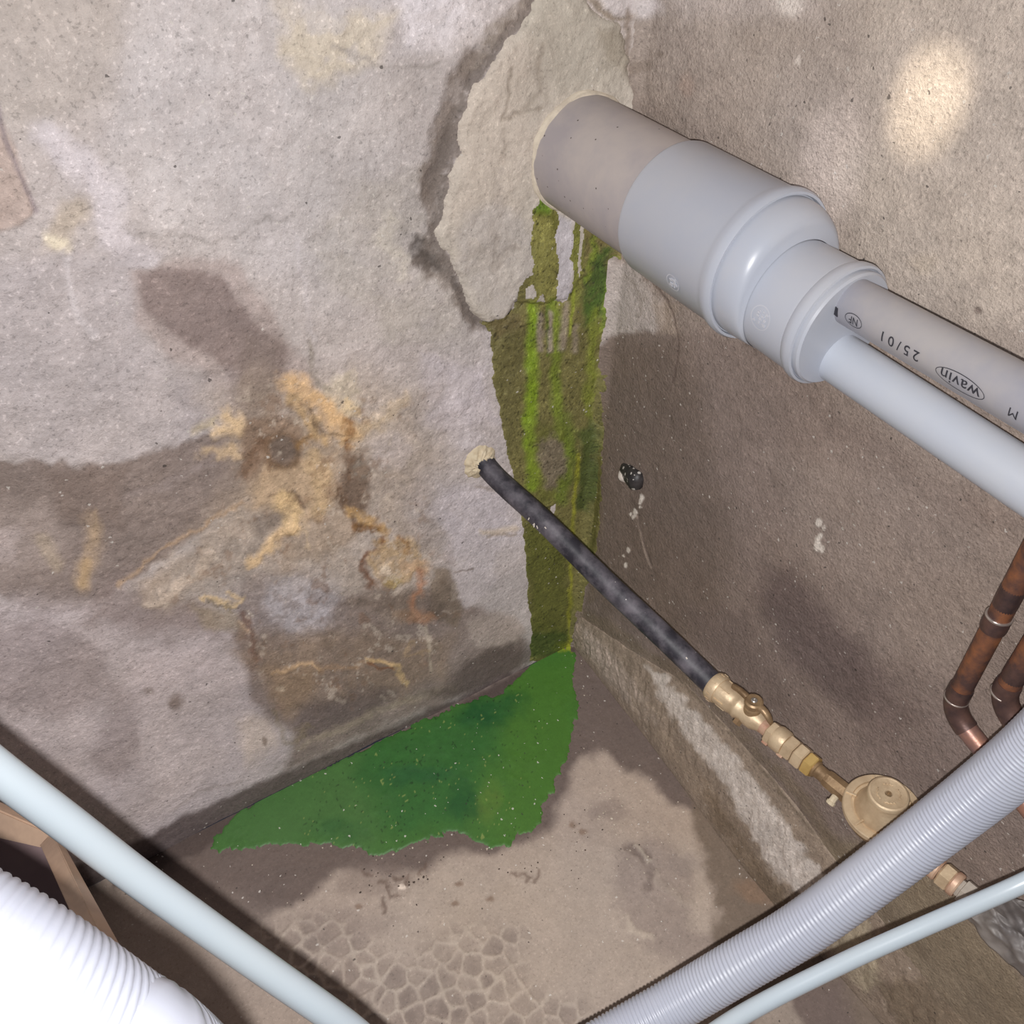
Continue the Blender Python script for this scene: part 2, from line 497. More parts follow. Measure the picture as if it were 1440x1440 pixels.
s.stroke([(560, 310), (540, 340), (570, 380)], 22, (186, 176, 160), 8, 14, 20, 0.55, brk=0.6, brs=10, h=0.0006)
s.stroke([(415, 330), (440, 480)], 6, (182, 173, 170), 3, 10, 20, 0.5, brk=0.4)
# oval damp stain with pale rim
s.poly([(185, 380), (260, 360), (330, 370), (380, 430), (420, 490), (440, 540), (400, 620), (330, 610), (300, 540), (240, 500), (190, 450)], (158, 143, 136), 10, 12, 40, 0.8)
s.poly([(197, 382), (255, 372), (310, 385), (345, 430), (370, 470), (398, 490), (410, 530), (380, 560), (350, 585), (325, 560), (300, 500), (240, 475), (205, 430)], (126, 111, 105), 7, 10, 40, 0.92, rough=0.7)
s.poly([(340, 470), (400, 470), (400, 545), (370, 610), (330, 600)], DK, 14, 10, 30, 0.7)
s.poly([(250, 520), (330, 520), (340, 600), (250, 610)], (150, 140, 138), 18, 14, 30, 0.5)
# dark band under the pale scallops
s.poly([(-60, 648), (30, 648), (60, 645), (75, 652), (85, 646), (100, 656), (150, 655), (200, 642), (240, 628), (300, 612), (350, 590), (400, 600), (380, 660), (345, 700), (300, 735), (230, 790), (170, 825), (130, 860), (60, 870), (-60, 800)], DK, 5, 7, 22, 0.92, rough=0.75)
s.poly([(-20, 720), (60, 700), (100, 760), (60, 800), (-40, 800)], (150, 136, 128), 14, 12, 30, 0.6)
s.poly([(-30, 740), (30, 745), (20, 790), (-30, 790)], (172, 158, 152), 8, 8, 20, 0.6)
s.poly([(60, 660), (180, 660), (170, 740), (90, 735)], (114, 99, 90), 14, 12, 30, 0.6)
s.stroke([(180, 700), (240, 680), (300, 650)], 10, (140, 127, 122), 5, 8, 15, 0.5, brk=0.5)
s.stroke([(128, 728), (135, 760), (122, 800), (116, 822)], 20, (168, 144, 116), 10, 8, 18, 0.75, brk=0.4)
s.stroke([(122, 790), (116, 820)], 13, (172, 144, 106), 6, 4, 18, 0.6)
s.stroke([(60, 760), (80, 790)], 20, (160, 144, 122), 8, 8, 20, 0.5)
# lower left: cloudy greys
s.poly([(-60, 830), (100, 850), (260, 850), (350, 900), (390, 1000), (420, 1090), (200, 1190), (60, 1080), (-60, 1010)], (166, 154, 151), 20, 20, 60, 0.85)
s.poly([(-40, 880), (60, 870), (150, 910), (140, 980), (90, 1010), (40, 1000), (-40, 1000)], (140, 127, 123), 16, 18, 50, 0.75)
s.poly([(150, 820), (200, 815), (300, 850), (310, 890), (200, 900), (120, 870)], (128, 113, 107), 18, 18, 40, 0.75)
s.poly([(160, 960), (200, 980), (190, 1040), (200, 1090), (160, 1100), (130, 1060), (150, 1010)], (138, 125, 121), 12, 16, 40, 0.7)
s.poly([(170, 930), (300, 900), (340, 960), (270, 960), (180, 990)], (176, 163, 160), 18, 16, 40, 0.6)
s.poly([(210, 1010), (330, 990), (390, 1040), (380, 1080), (230, 1140), (190, 1080)], (174, 162, 158), 20, 16, 40, 0.7)
s.poly([(330, 1010), (385, 1010), (395, 1050), (350, 1070)], (188, 172, 158), 12, 10, 30, 0.8, h=0.0005)
s.ell(248, 988, 11, 10, (112, 98, 90), 0, 0.6, 5, 12, 0.85)
s.ell(210, 972, 7, 5, (122, 108, 100), 0, 0.6, 5, 12, 0.6)
s.ell(372, 1042, 4, 6, (120, 104, 92), 0, 0.4, 2, 8, 0.8)
# mid: brown damp fields
s.poly([(340, 800), (420, 800), (480, 840), (600, 830), (625, 790), (650, 850), (700, 862), (745, 905), (735, 940), (640, 985), (540, 1030), (400, 1088), (405, 1040), (350, 980), (330, 900)], (118, 103, 94), 10, 16, 50, 0.85, rough=0.75)
s.poly([(300, 800), (430, 800), (480, 840), (440, 900), (350, 890)], (142, 132, 130), 16, 18, 30, 0.6, brk=0.3)
s.poly([(385, 800), (440, 800), (475, 840), (455, 880), (400, 890), (370, 850)], (172, 166, 168), 14, 16, 22, 0.75, brk=0.6, brs=14, h=0.0006)
s.poly([(330, 900), (450, 890), (640, 890), (620, 960), (500, 985), (400, 1000)], (136, 116, 96), 16, 18, 40, 0.6, brk=0.3)
s.poly([(420, 985), (500, 970), (560, 975), (530, 1010), (440, 1045), (415, 1030)], (92, 80, 76), 12, 14, 30, 0.65)
s.stroke([(420, 1050), (500, 1015), (560, 990), (640, 965)], 12, (150, 136, 118), 5, 8, 20, 0.6, brk=0.5)
s.poly([(655, 870), (720, 862), (742, 885), (730, 905), (690, 912), (655, 905)], (158, 144, 134), 7, 8, 20, 0.85, h=0.0006)
s.poly([(690, 910), (745, 905), (760, 925), (700, 960), (640, 980), (600, 975)], (84, 72, 66), 8, 8, 20, 0.8)
s.stroke([(600, 880), (603, 900), (606, 945)], 5, (172, 158, 138), 2, 5, 12, 0.6, brk=0.5, brs=8)
# pale column left of the green run
s.poly([(440, 500), (540, 480), (640, 500), (690, 540), (708, 610), (716, 690), (734, 740), (738, 790), (715, 815), (690, 830), (680, 855), (650, 860), (630, 820), (600, 800), (580, 740), (520, 690), (500, 600), (450, 560)], (172, 161, 155), 8, 14, 30, 0.8)
s.poly([(600, 500), (680, 520), (700, 590), (640, 610), (590, 590)], (180, 170, 170), 12, 14, 30, 0.75, brk=0.3)
s.poly([(520, 620), (560, 608), (582, 630), (570, 665), (530, 660)], (182, 173, 174), 7, 7, 16, 0.8, brk=0.25, h=0.0005)
s.ell(655, 620, 24, 16, (184, 174, 172), 0, 0.35, 7, 20, 0.7)
s.ell(588, 698, 20, 18, (174, 162, 156), 0, 0.3, 6, 20, 0.8, h=0.0006)
s.ell(565, 690, 44, 30, (146, 133, 124), 20, 0.4, 10, 20, 0.45)
s.ell(590, 750, 36, 24, (150, 136, 126), 0, 0.4, 10, 20, 0.55)
s.poly([(620, 680), (720, 690), (735, 760), (640, 780), (615, 730)], (182, 172, 172), 12, 12, 30, 0.7, brk=0.3)
s.poly([(628, 770), (700, 780), (690, 830), (655, 855), (630, 820)], (178, 168, 165), 6, 8, 20, 0.75)
s.stroke([(680, 750), (725, 745)], 9, (188, 170, 146), 4, 4, 12, 0.7)
s.stroke([(685, 756), (725, 752)], 4, (134, 118, 98), 2, 4, 12, 0.6)
s.stroke([(640, 805), (665, 800)], 3, (110, 98, 90), 1.5, 4, 10, 0.8)
s.stroke([(672, 685), (700, 690)], 5, (138, 124, 112), 2.5, 4, 10, 0.6)
s.poly([(610, 800), (630, 800), (655, 858), (640, 880), (600, 870)], (112, 98, 84), 5, 7, 16, 0.85)
# the tan and rust efflorescence
s.poly([(300, 560), (400, 530), (500, 520), (600, 560), (620, 640), (560, 720), (620, 820), (560, 860), (480, 830), (380, 810), (250, 850), (200, 830), (300, 740), (340, 680)], (168, 150, 130), 34, 26, 46, 0.5, brk=0.3, brs=30)
s.soften = 0.45
s.poly([(345, 700), (360, 650), (375, 620), (400, 600), (430, 560), (470, 560), (500, 600), (500, 640), (490, 700), (510, 740), (470, 780), (400, 800), (350, 795), (300, 815), (240, 850), (205, 848), (200, 830), (250, 790), (300, 745)], (160, 140, 120), 10, 14, 30, 0.75, h=0.0008, brk=0.15)
s.poly([(290, 740), (360, 700), (400, 790), (300, 830), (220, 850), (210, 835)], (158, 147, 138), 12, 14, 24, 0.6, brk=0.3)
s.poly([(350, 690), (378, 640), (430, 650), (470, 640), (470, 700), (430, 740), (400, 700), (360, 720)], (182, 156, 126), 10, 12, 24, 0.75, h=0.0008)
s.stroke([(408, 540), (430, 552), (455, 570), (480, 592), (492, 612)], 28, (206, 170, 126), 8, 7, 18, 0.95, h=0.0016)
s.stroke([(410, 560), (435, 590), (440, 610), (458, 618)], 16, (182, 152, 112), 5, 6, 18, 0.8, h=0.001)
s.stroke([(436, 575), (444, 600), (460, 614), (482, 612)], 5, (120, 100, 78), 2, 4, 12, 0.85, h=-0.001)
s.stroke([(440, 640), (450, 680), (448, 720)], 22, (190, 162, 124), 8, 8, 20, 0.75, h=0.0008)
s.stroke([(320, 585), (335, 602), (310, 606)], 20, (206, 178, 140), 7, 6, 16, 0.9, h=0.001)
s.stroke([(280, 604), (300, 596)], 12, (182, 166, 132), 6, 6, 16, 0.6)
s.stroke([(285, 640), (315, 632), (340, 640)], 14, (192, 166, 132), 6, 7, 16, 0.8, h=0.0007)
s.poly([(345, 590), (390, 580), (420, 590), (425, 620), (400, 650), (372, 650), (345, 680), (340, 640)], (128, 106, 88), 8, 9, 18, 0.8)
s.stroke([(372, 622), (350, 645), (346, 665)], 14, (98, 72, 52), 5, 6, 12, 0.75, h=-0.0006)
s.ell(399, 636, 25, 26, (112, 88, 66), 0, 0.25, 4, 15, 0.85, h=-0.001)
s.ell(399, 634, 19, 20, (112, 98, 88), 0, 0.3, 4, 15, 0.9)
s.stroke([(418, 625), (440, 615)], 8, (150, 112, 60), 4, 5, 12, 0.6)
s.stroke([(376, 700), (390, 692), (412, 694), (430, 712)], 5, (106, 88, 72), 2, 4, 12, 0.8, h=-0.001)
s.stroke([(395, 702), (410, 715), (410, 738)], 26, (206, 176, 132), 6, 5, 14, 0.95, h=0.0014)
s.stroke([(408, 742), (392, 752), (375, 772), (352, 792)], 15, (204, 174, 134), 5, 6, 14, 0.9, h=0.0012)
s.ell(378, 735, 24, 13, (122, 110, 100), -25, 0.5, 7, 16, 0.75, h=-0.0008)
s.stroke([(425, 720), (435, 770)], 5, (196, 172, 140), 2, 4, 12, 0.5)
s.poly([(470, 530), (500, 520), (510, 570), (500, 590), (475, 580), (455, 550)], (186, 172, 150), 6, 7, 12, 0.7, brk=0.5, brs=8, h=0.001)
s.stroke([(436, 480), (440, 530), (460, 548)], 6, (124, 114, 100), 3, 5, 12, 0.6, h=-0.0006)
s.stroke([(485, 570), (500, 580)], 14, (210, 184, 144), 5, 6, 10, 0.8, brk=0.5, brs=8, h=0.001)
s.stroke([(488, 590), (492, 615), (490, 630)], 10, (138, 98, 58), 4, 6, 10, 0.8)
s.stroke([(510, 600), (550, 585), (570, 560)], 18, (184, 162, 130), 8, 8, 16, 0.6, brk=0.3)
s.stroke([(495, 620), (520, 600)], 12, (186, 160, 126), 5, 6, 14, 0.7)
s.poly([(485, 640), (515, 635), (520, 670), (518, 720), (490, 720), (475, 700), (485, 670)], (100, 80, 64), 7, 8, 14, 0.85, h=-0.001)
s.ell(507, 660, 14, 14, (138, 128, 116), 0, 0.3, 5, 10, 0.75, brk=0.4, brs=7)
s.stroke([(478, 690), (480, 712), (500, 735), (525, 745)], 7, (84, 58, 38), 3, 6, 10, 0.85, h=-0.001)
s.stroke([(490, 718), (510, 728), (535, 740), (540, 755), (532, 762)], 12, (172, 138, 92), 4, 5, 10, 0.85, brk=0.3, brs=8, h=0.001)
s.stroke([(500, 740), (515, 745), (530, 740)], 8, (120, 84, 44), 3, 5, 10, 0.8)
s.stroke([(540, 758), (530, 772), (512, 782), (508, 800), (520, 820)], 9, (104, 64, 36), 4, 5, 10, 0.85, h=-0.0008)
s.poly([(518, 780), (530, 765), (560, 755), (585, 765), (595, 795), (570, 815), (556, 825), (535, 815), (518, 800)], (178, 152, 118), 5, 9, 14, 0.9, brk=0.35, brs=8, h=0.0016)
s.stroke([(560, 758), (575, 765), (570, 775)], 8, (146, 104, 54), 4, 6, 10, 0.7)
s.ell(540, 802, 10, 8, (206, 188, 166), 0, 0.4, 5, 8, 0.8, h=0.0006)
s.ell(550, 818, 13, 8, (176, 156, 104), 0, 0.4, 4, 8, 0.8)
s.stroke([(570, 795), (595, 800)], 16, (186, 154, 122), 6, 6, 12, 0.75)
s.poly([(520, 822), (560, 828), (600, 830), (640, 870), (560, 860), (480, 850)], (104, 90, 80), 8, 8, 20, 0.6)
s.stroke([(592, 805), (590, 830), (578, 850), (580, 866), (605, 872)], 11, (160, 116, 88), 5, 5, 12, 0.8)
s.stroke([(560, 865), (600, 868)], 14, (148, 122, 98), 6, 6, 12, 0.5)
s.stroke([(165, 826), (200, 795), (250, 760), (300, 735), (340, 705)], 5, (164, 138, 112), 2.5, 5, 20, 0.8, h=0.0006)
s.stroke([(205, 846), (225, 845), (245, 830), (268, 812), (285, 800), (292, 780)], 13, (190, 172, 154), 5, 7, 14, 0.85, brk=0.2, h=0.0008)
s.stroke([(285, 838), (310, 848), (333, 850), (340, 840), (325, 836)], 8, (198, 172, 132), 3, 5, 10, 0.85, h=0.0008)
s.stroke([(290, 845), (325, 858)], 4, (104, 92, 70), 2, 4, 8, 0.7)
s.poly([(270, 850), (330, 860), (345, 890), (290, 885)], (142, 126, 102), 8, 8, 16, 0.6)
s.stroke([(338, 862), (350, 885), (356, 912), (365, 925)], 9, (104, 78, 64), 4, 5, 12, 0.75)
s.stroke([(338, 872), (346, 890)], 6, (186, 160, 134), 3, 4, 10, 0.6)
s.stroke([(385, 948), (415, 934), (440, 934), (450, 942)], 5, (196, 164, 128), 2, 4, 14, 0.85, h=0.0008)
s.stroke([(450, 942), (490, 938), (520, 928)], 6, (158, 128, 98), 3, 5, 14, 0.6)
s.stroke([(515, 928), (540, 932), (560, 936)], 5, (202, 170, 124), 2, 3, 14, 0.9, h=0.0008)
s.stroke([(518, 932), (535, 938), (555, 940)], 4, (122, 78, 48), 1.5, 3, 14, 0.75)
s.stroke([(560, 936), (562, 950), (572, 966)], 8, (196, 168, 124), 3, 5, 10, 0.75, brk=0.3)
s.stroke([(580, 905), (570, 925), (605, 915)], 4, (160, 136, 106), 2, 5, 12, 0.6)
s.ell(395, 968, 8, 5, (206, 190, 168), 0, 0.4, 4, 8, 0.7)
s.poly([(370, 940), (450, 940), (430, 990), (400, 1010), (380, 980)], (142, 118, 92), 12, 10, 24, 0.55)
s.stroke([(385, 1000), (405, 1050), (430, 1020)], 8, (126, 112, 86), 4, 8, 16, 0.5)
s.soften = 0.0
tz = np.where((s.X > 180) & (s.X < 660) & (s.Y > 500) & (s.Y < 1000))[0]
zx, zy = s.X[tz], s.Y[tz]
zm = sstep(-40, 30, poly_sd(zx, zy, [(330, 560), (400, 530), (500, 520), (600, 570), (600, 700), (640, 850), (600, 960), (420, 1020), (360, 940), (320, 860), (210, 850), (250, 780), (340, 700)]))
f1 = fbm(zx / 22, zy / 22, 5, 881, 0.65); f2 = fbm(zx / 9, zy / 9, 4, 882, 0.7)
s.c[tz] *= (1 - zm * 0.10 + zm * (0.20 * f1 + 0.20 * f2))[:, None]
rust = zm * sstep(0.22, 0.5, fbm(zx / 30 + 4, zy / 30, 5, 883, 0.65)) * 0.42
s.c[tz] += (s2l((112, 84, 62)) - s.c[tz]) * rust[:, None]
pale = zm * sstep(0.3, 0.55, fbm(zx / 16 + 9, zy / 16, 5, 884, 0.65)) * 0.45
s.c[tz] += (s2l((186, 172, 156)) - s.c[tz]) * pale[:, None]
# dark rough edge round the mortar patch
s.stroke([(770, -20), (740, 10), (700, 45), (680, 75), (660, 95)], 26, (122, 110, 97), 8, 8, 18, 0.8, h=-0.001, brk=0.3)
s.stroke([(718, 30), (708, 55)], 6, (108, 96, 86), 3, 5, 12, 0.8, h=-0.001)
s.stroke([(662, 80), (645, 110), (632, 150), (622, 200), (610, 240), (604, 268)], 27, (114, 102, 92), 8, 9, 14, 0.9, h=-0.0014, brk=0.25)
s.stroke([(634, 190), (622, 230), (606, 262)], 17, (88, 78, 72), 5, 6, 12, 0.8, h=-0.001, brk=0.3)
s.stroke([(604, 268), (612, 330), (602, 355), (590, 370), (608, 385), (640, 405), (660, 445), (668, 455)], 18, (112, 100, 90), 6, 8, 12, 0.85, h=-0.0012, brk=0.35)
s.stroke([(588, 345), (598, 368), (620, 372)], 22, (70, 62, 56), 8, 8, 10, 0.85, h=-0.001, brk=0.3)
s.stroke([(640, 395), (655, 425), (672, 452)], 9, (80, 73, 68), 3, 5, 10, 0.85, h=-0.001)
s.stroke([(825, -10), (845, 15), (862, 25), (880, 24)], 9, (118, 106, 92), 3, 5, 12, 0.85, h=-0.001)
s.poly([(835, -30), (900, -30), (895, 18), (870, 22), (850, 8)], (180, 172, 170), 5, 6, 14, 0.85)
s.stroke([(884, 15), (883, 60), (882, 120), (880, 150)], 9, (120, 106, 94), 4, 6, 12, 0.75)
bi = np.where((s.X > 570) & (s.X < 790) & (s.Y < 470))[0]
bx, by = s.warp(bi, 7, 14)
bd = -poly_sd(bx, by, PATCH)
bw = 12 + 16 * sstep(130, 200, s.Y[bi]) * (1 - sstep(260, 300, s.Y[bi])) + 6 * sstep(330, 360, s.Y[bi]) * (1 - sstep(395, 420, s.Y[bi]))
bm_ = (1 - sstep(bw * 0.6, bw * 1.25, bd)) * sstep(-8, -2, bd) * sstep(-0.75, -0.1, fbm(bx / 11, by / 11, 4, 771, 0.65)) * 0.85
dkc = s2l((104, 94, 86))
s.c[bi] += (dkc - s.c[bi]) * bm_[:, None]
s.h[bi] -= bm_ * 0.0012
# dark wet seam at the foot
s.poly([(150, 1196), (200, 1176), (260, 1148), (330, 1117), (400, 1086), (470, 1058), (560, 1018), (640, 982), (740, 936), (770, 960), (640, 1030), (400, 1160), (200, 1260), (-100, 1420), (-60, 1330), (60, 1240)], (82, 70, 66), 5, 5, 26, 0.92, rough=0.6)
s.stroke([(240, 1140), (280, 1115), (340, 1100)], 4, (148, 136, 130), 2, 4, 20, 0.6)
mottled(s, 0.17, seed=21)
s.h += fbm(s.u * 6, s.v * 6, 3, 71) * 0.003 + fbm(s.u * 30, s.v * 30, 4, 72, 0.6) * 0.0018 * (0.5 + 0.5 * sstep(0.2, 0.5, s.v)) + fbm(s.u * 110, s.v * 90, 4, 73, 0.7) * 0.0011 * (0.22 + 0.78 * sstep(0.22, 0.50, s.v))
s.h += np.clip(0.014 - s.u, 0, 1) ** 2 / 0.014 * 0.7

# ---------------- right wall
R_ = Surf('right', spaced(0, 0.70, 0.0015, 1.5, 0.02), spaced(0, 0.93, 0.0015, 1.5, 0.02), (138, 124, 114), GR)
s = R_
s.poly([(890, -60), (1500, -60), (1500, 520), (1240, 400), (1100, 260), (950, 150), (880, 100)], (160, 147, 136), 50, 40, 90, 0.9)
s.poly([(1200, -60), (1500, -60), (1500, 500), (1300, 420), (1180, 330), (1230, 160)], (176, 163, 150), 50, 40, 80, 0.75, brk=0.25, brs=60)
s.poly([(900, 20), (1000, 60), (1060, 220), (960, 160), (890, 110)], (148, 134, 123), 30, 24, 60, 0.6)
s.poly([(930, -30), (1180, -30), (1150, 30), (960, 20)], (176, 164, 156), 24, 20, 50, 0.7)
s.ell(1108, 5, 18, 16, (206, 196, 186), 0, 0.6, 5, 20, 0.8)
s.ell(1122, 85, 4, 7, (200, 188, 176), 0, 0.5, 3, 8, 0.8)
s.ell(915, 10, 16, 14, (196, 188, 186), 0, 0.6, 8, 20, 0.6)
s.stroke([(884, 20), (888, 60), (884, 125)], 15, (96, 82, 74), 6, 7, 12, 0.85)
s.stroke([(886, 25), (893, 35)], 12, (92, 78, 72), 5, 6, 10, 0.8)
s.ell(905, 92, 12, 8, (124, 110, 98), -30, 0.5, 6, 10, 0.6, h=-0.0006)
s.ell(930, 76, 6, 4, (124, 110, 98), -30, 0.5, 4, 10, 0.6)
s.poly([(872, 100), (898, 108), (896, 160), (870, 150)], (96, 84, 76), 7, 8, 14, 0.8)
s.ell(970, 120, 12, 16, (150, 128, 114), 0, 0.6, 6, 14, 0.5)
# damp brown lower field
s.poly([(845, 470), (960, 460), (1080, 480), (1180, 560), (1280, 640), (1440, 730), (1500, 1500), (1300, 1400), (1100, 1200), (980, 1000), (880, 900), (800, 900)], (122, 107, 98), 26, 24, 60, 0.8)
s.poly([(845, 470), (960, 480), (1000, 600), (1020, 720), (1000, 880), (960, 940), (860, 870), (815, 880), (838, 640)], (106, 92, 82), 30, 24, 60, 0.85, rough=0.75)
s.poly([(1080, 640), (1240, 640), (1440, 760), (1440, 840), (1340, 960), (1240, 900), (1120, 760)], (142, 128, 118), 34, 24, 60, 0.6)
s.poly([(1070, 790), (1120, 800), (1180, 880), (1240, 960), (1290, 1010), (1260, 1040), (1180, 990), (1110, 930), (1060, 860)], (92, 78, 74), 24, 22, 40, 0.75)
s.poly([(950, 850), (1040, 860), (1100, 960), (1200, 1060), (1100, 1010), (1000, 920)], (104, 90, 83), 20, 18, 40, 0.6)
s.poly([(1240, 950), (1330, 1000), (1400, 1090), (1300, 1110), (1200, 1060)], (116, 101, 94), 20, 18, 40, 0.5)
s.poly([(1150, 1180), (1300, 1200), (1440, 1350), (1500, 1500), (1240, 1450), (1180, 1330)], (130, 116, 94), 20, 16, 50, 0.8)
s.poly([(1180, 1400), (1300, 1380), (1440, 1400), (1440, 1470), (1180, 1470)], (120, 106, 88), 20, 16, 50, 0.6)
s.poly([(856, 350), (905, 392), (935, 425), (930, 455), (918, 470), (880, 468), (862, 474), (846, 488), (846, 440)], (168, 157, 150), 5, 8, 18, 0.92, h=0.0016)
s.poly([(920, 420), (950, 430), (950, 470), (925, 470)], (150, 134, 120), 6, 6, 14, 0.7)
s.stroke([(880, 385), (905, 415), (903, 440)], 5, (140, 128, 118), 3, 8, 12, 0.5)
s.stroke([(915, 395), (935, 420), (948, 450), (955, 480), (952, 510), (946, 540)], 3, (88, 74, 66), 1.5, 3, 20, 0.75, h=-0.0006)
s.stroke([(887, 695), (893, 715), (897, 730)], 3, (92, 80, 72), 1.5, 2, 20, 0.7)
s.stroke([(893, 720), (902, 755), (912, 790), (915, 798)], 3, (150, 134, 122), 1.2, 2, 20, 0.9, h=0.0006)
s.stroke([(897, 730), (906, 765), (916, 795)], 2.6, (90, 77, 70), 1.2, 2, 20, 0.7, h=-0.0004)
for (x, y, r) in ((902, 700, 3.2), (900, 706, 2.6), (893, 720, 3), (891, 727, 2.6), (886, 724, 2), (883, 774, 2.6), (880, 795, 2.6), (877, 782, 1.6), (901, 712, 1.5),
                  (1151, 735, 4), (1150, 768, 5), (1153, 755, 3), (1148, 760, 3), (1156, 772, 3), (1158, 742, 2.5)):
    s.ell(x, y, r, r * 1.5, (206, 196, 184), 10, 0.4, 2, 5, 0.9, h=0.0005)
s.ell(1376, 437, 6, 5, (112, 98, 90), 0, 0.4, 3, 8, 0.85, h=-0.001)
s.ell(1372, 400, 26, 14, (150, 138, 128), 0, 0.6, 10, 20, 0.5)
s.ell(1300, 370, 20, 16, (166, 150, 128), 0, 0.6, 8, 20, 0.3)
s.stroke([(1045, 485), (1060, 490), (1062, 500)], 3, (90, 78, 70), 1.5, 3, 10, 0.6)
# foot of the wall above the fillet
s.stroke([(820, 865), (900, 915), (980, 960), (1040, 1030), (1110, 1105), (1160, 1170), (1230, 1260), (1300, 1340)], 18, (112, 98, 80), 7, 7, 20, 0.7, brk=0.3)
s.stroke([(848, 560), (842, 700), (830, 840)], 12, (104, 90, 74), 6, 7, 20, 0.7, brk=0.3)
mottled(s, 0.10, seed=41)
s.h += fbm(s.u * 5, s.v * 5, 3, 81) * 0.003 + fbm(s.u * 28, s.v * 28, 4, 82, 0.6) * 0.0010 + fbm(s.u * 130, s.v * 130, 3, 83, 0.6) * 0.0003
s.h += np.clip(0.014 - s.u, 0, 1) ** 2 / 0.014 * 0.7

# ---------------- floor
F_ = Surf('floor', spaced(0, 0.86, 0.0016, 1.5, 0.02), spaced(0, 0.66, 0.0016, 1.5, 0.02), (158, 143, 132), GF)
s = F_
s.poly([(560, 1230), (900, 1180), (1000, 1180), (1010, 1400), (700, 1440), (500, 1440)], (166, 152, 140), 40, 26, 70, 0.6)
s.poly([(820, 1060), (900, 1090), (980, 1130), (1010, 1200), (880, 1180), (780, 1180), (780, 1100)], (158, 142, 130), 20, 16, 40, 0.6)
# damp
s.poly([(150, 1180), (300, 1120), (560, 1020), (740, 930), (810, 900), (862, 960), (930, 1050), (990, 1110), (1005, 1150), (950, 1130), (905, 1095), (850, 1065), (815, 1060), (800, 1110), (770, 1170), (700, 1205), (640, 1200), (600, 1225), (540, 1225), (470, 1225), (430, 1262), (370, 1290), (330, 1320), (250, 1300), (180, 1250)], (94, 81, 76), 10, 12, 34, 0.93, rough=0.6)
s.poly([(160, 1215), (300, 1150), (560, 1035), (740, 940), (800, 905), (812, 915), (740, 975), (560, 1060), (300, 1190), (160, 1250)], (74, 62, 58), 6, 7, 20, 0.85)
s.poly([(480, 1215), (560, 1220), (600, 1240), (540, 1260), (480, 1250)], (124, 110, 102), 12, 12, 24, 0.5)
s.poly([(960, 1110), (1010, 1130), (1060, 1190), (1130, 1270), (1180, 1320), (1230, 1400), (1260, 1480), (1040, 1480), (1010, 1360), (1000, 1330), (1010, 1260), (985, 1180)], (106, 92, 80), 10, 14, 30, 0.9, rough=0.7)
s.poly([(1020, 1420), (1080, 1390), (1180, 1380), (1230, 1480), (1000, 1480)], (98, 84, 82), 14, 12, 30, 0.6)
s.poly([(1050, 1400), (1110, 1395), (1130, 1450), (1060, 1470)], (150, 137, 126), 8, 8, 24, 0.8)
s.ell(1060, 1255, 28, 14, (132, 106, 86), 20, 0.6, 10, 20, 0.6)
s.poly([(200, 1240), (420, 1290), (560, 1400), (460, 1440), (300, 1380), (200, 1300)], (150, 136, 126), 30, 20, 50, 0.4)
s.poly([(430, 1290), (480, 1270), (560, 1300), (500, 1330), (440, 1330)], (136, 122, 114), 16, 12, 30, 0.5)
# rough lump right of middle
s.poly([(870, 1190), (920, 1180), (975, 1230), (970, 1300), (1000, 1330), (990, 1380), (930, 1350), (880, 1310), (860, 1240)], (138, 124, 116), 14, 14, 26, 0.75, h=0.001)
s.stroke([(885, 1190), (905, 1200), (915, 1225), (912, 1245)], 12, (112, 99, 92), 5, 8, 12, 0.75, h=-0.0022, brk=0.25)
s.stroke([(893, 1190), (906, 1196), (911, 1210)], 6, (158, 146, 134), 2, 6, 10, 0.8, h=0.002)
s.stroke([(925, 1235), (945, 1255), (965, 1270)], 14, (150, 137, 126), 5, 8, 12, 0.6, h=0.002, brk=0.4)
s.stroke([(880, 1290), (885, 1308), (915, 1318)], 10, (176, 162, 148), 4, 6, 10, 0.75, h=0.0015, brk=0.3)
s.ell(855, 1140, 28, 12, (122, 108, 100), 0, 0.5, 10, 16, 0.55)
s.ell(960, 1215, 22, 16, (130, 118, 112), 0, 0.5, 10, 16, 0.5)
for pts in (((532, 1243), (545, 1240), (548, 1262), (560, 1258)), ((555, 1235), (575, 1232), (566, 1250)), ((590, 1228), (600, 1215)), ((538, 1262), (540, 1285)), ((720, 1228), (745, 1232), (740, 1240)), ((758, 1226), (752, 1240)), ((510, 1225), (520, 1232))):
    s.stroke(list(pts), 5, (92, 74, 64), 2.5, 5, 8, 0.65)
s.ell(565, 1247, 5, 4, (214, 198, 184), 0, 0.3, 2, 6, 0.9, h=0.001)
for (x, y) in ((640, 1270), (505, 1273), (820, 1170), (690, 1265), (645, 1243), (805, 1160)):
    s.ell(x, y, 6, 4, (118, 96, 80), 0, 0.5, 3, 8, 0.7)
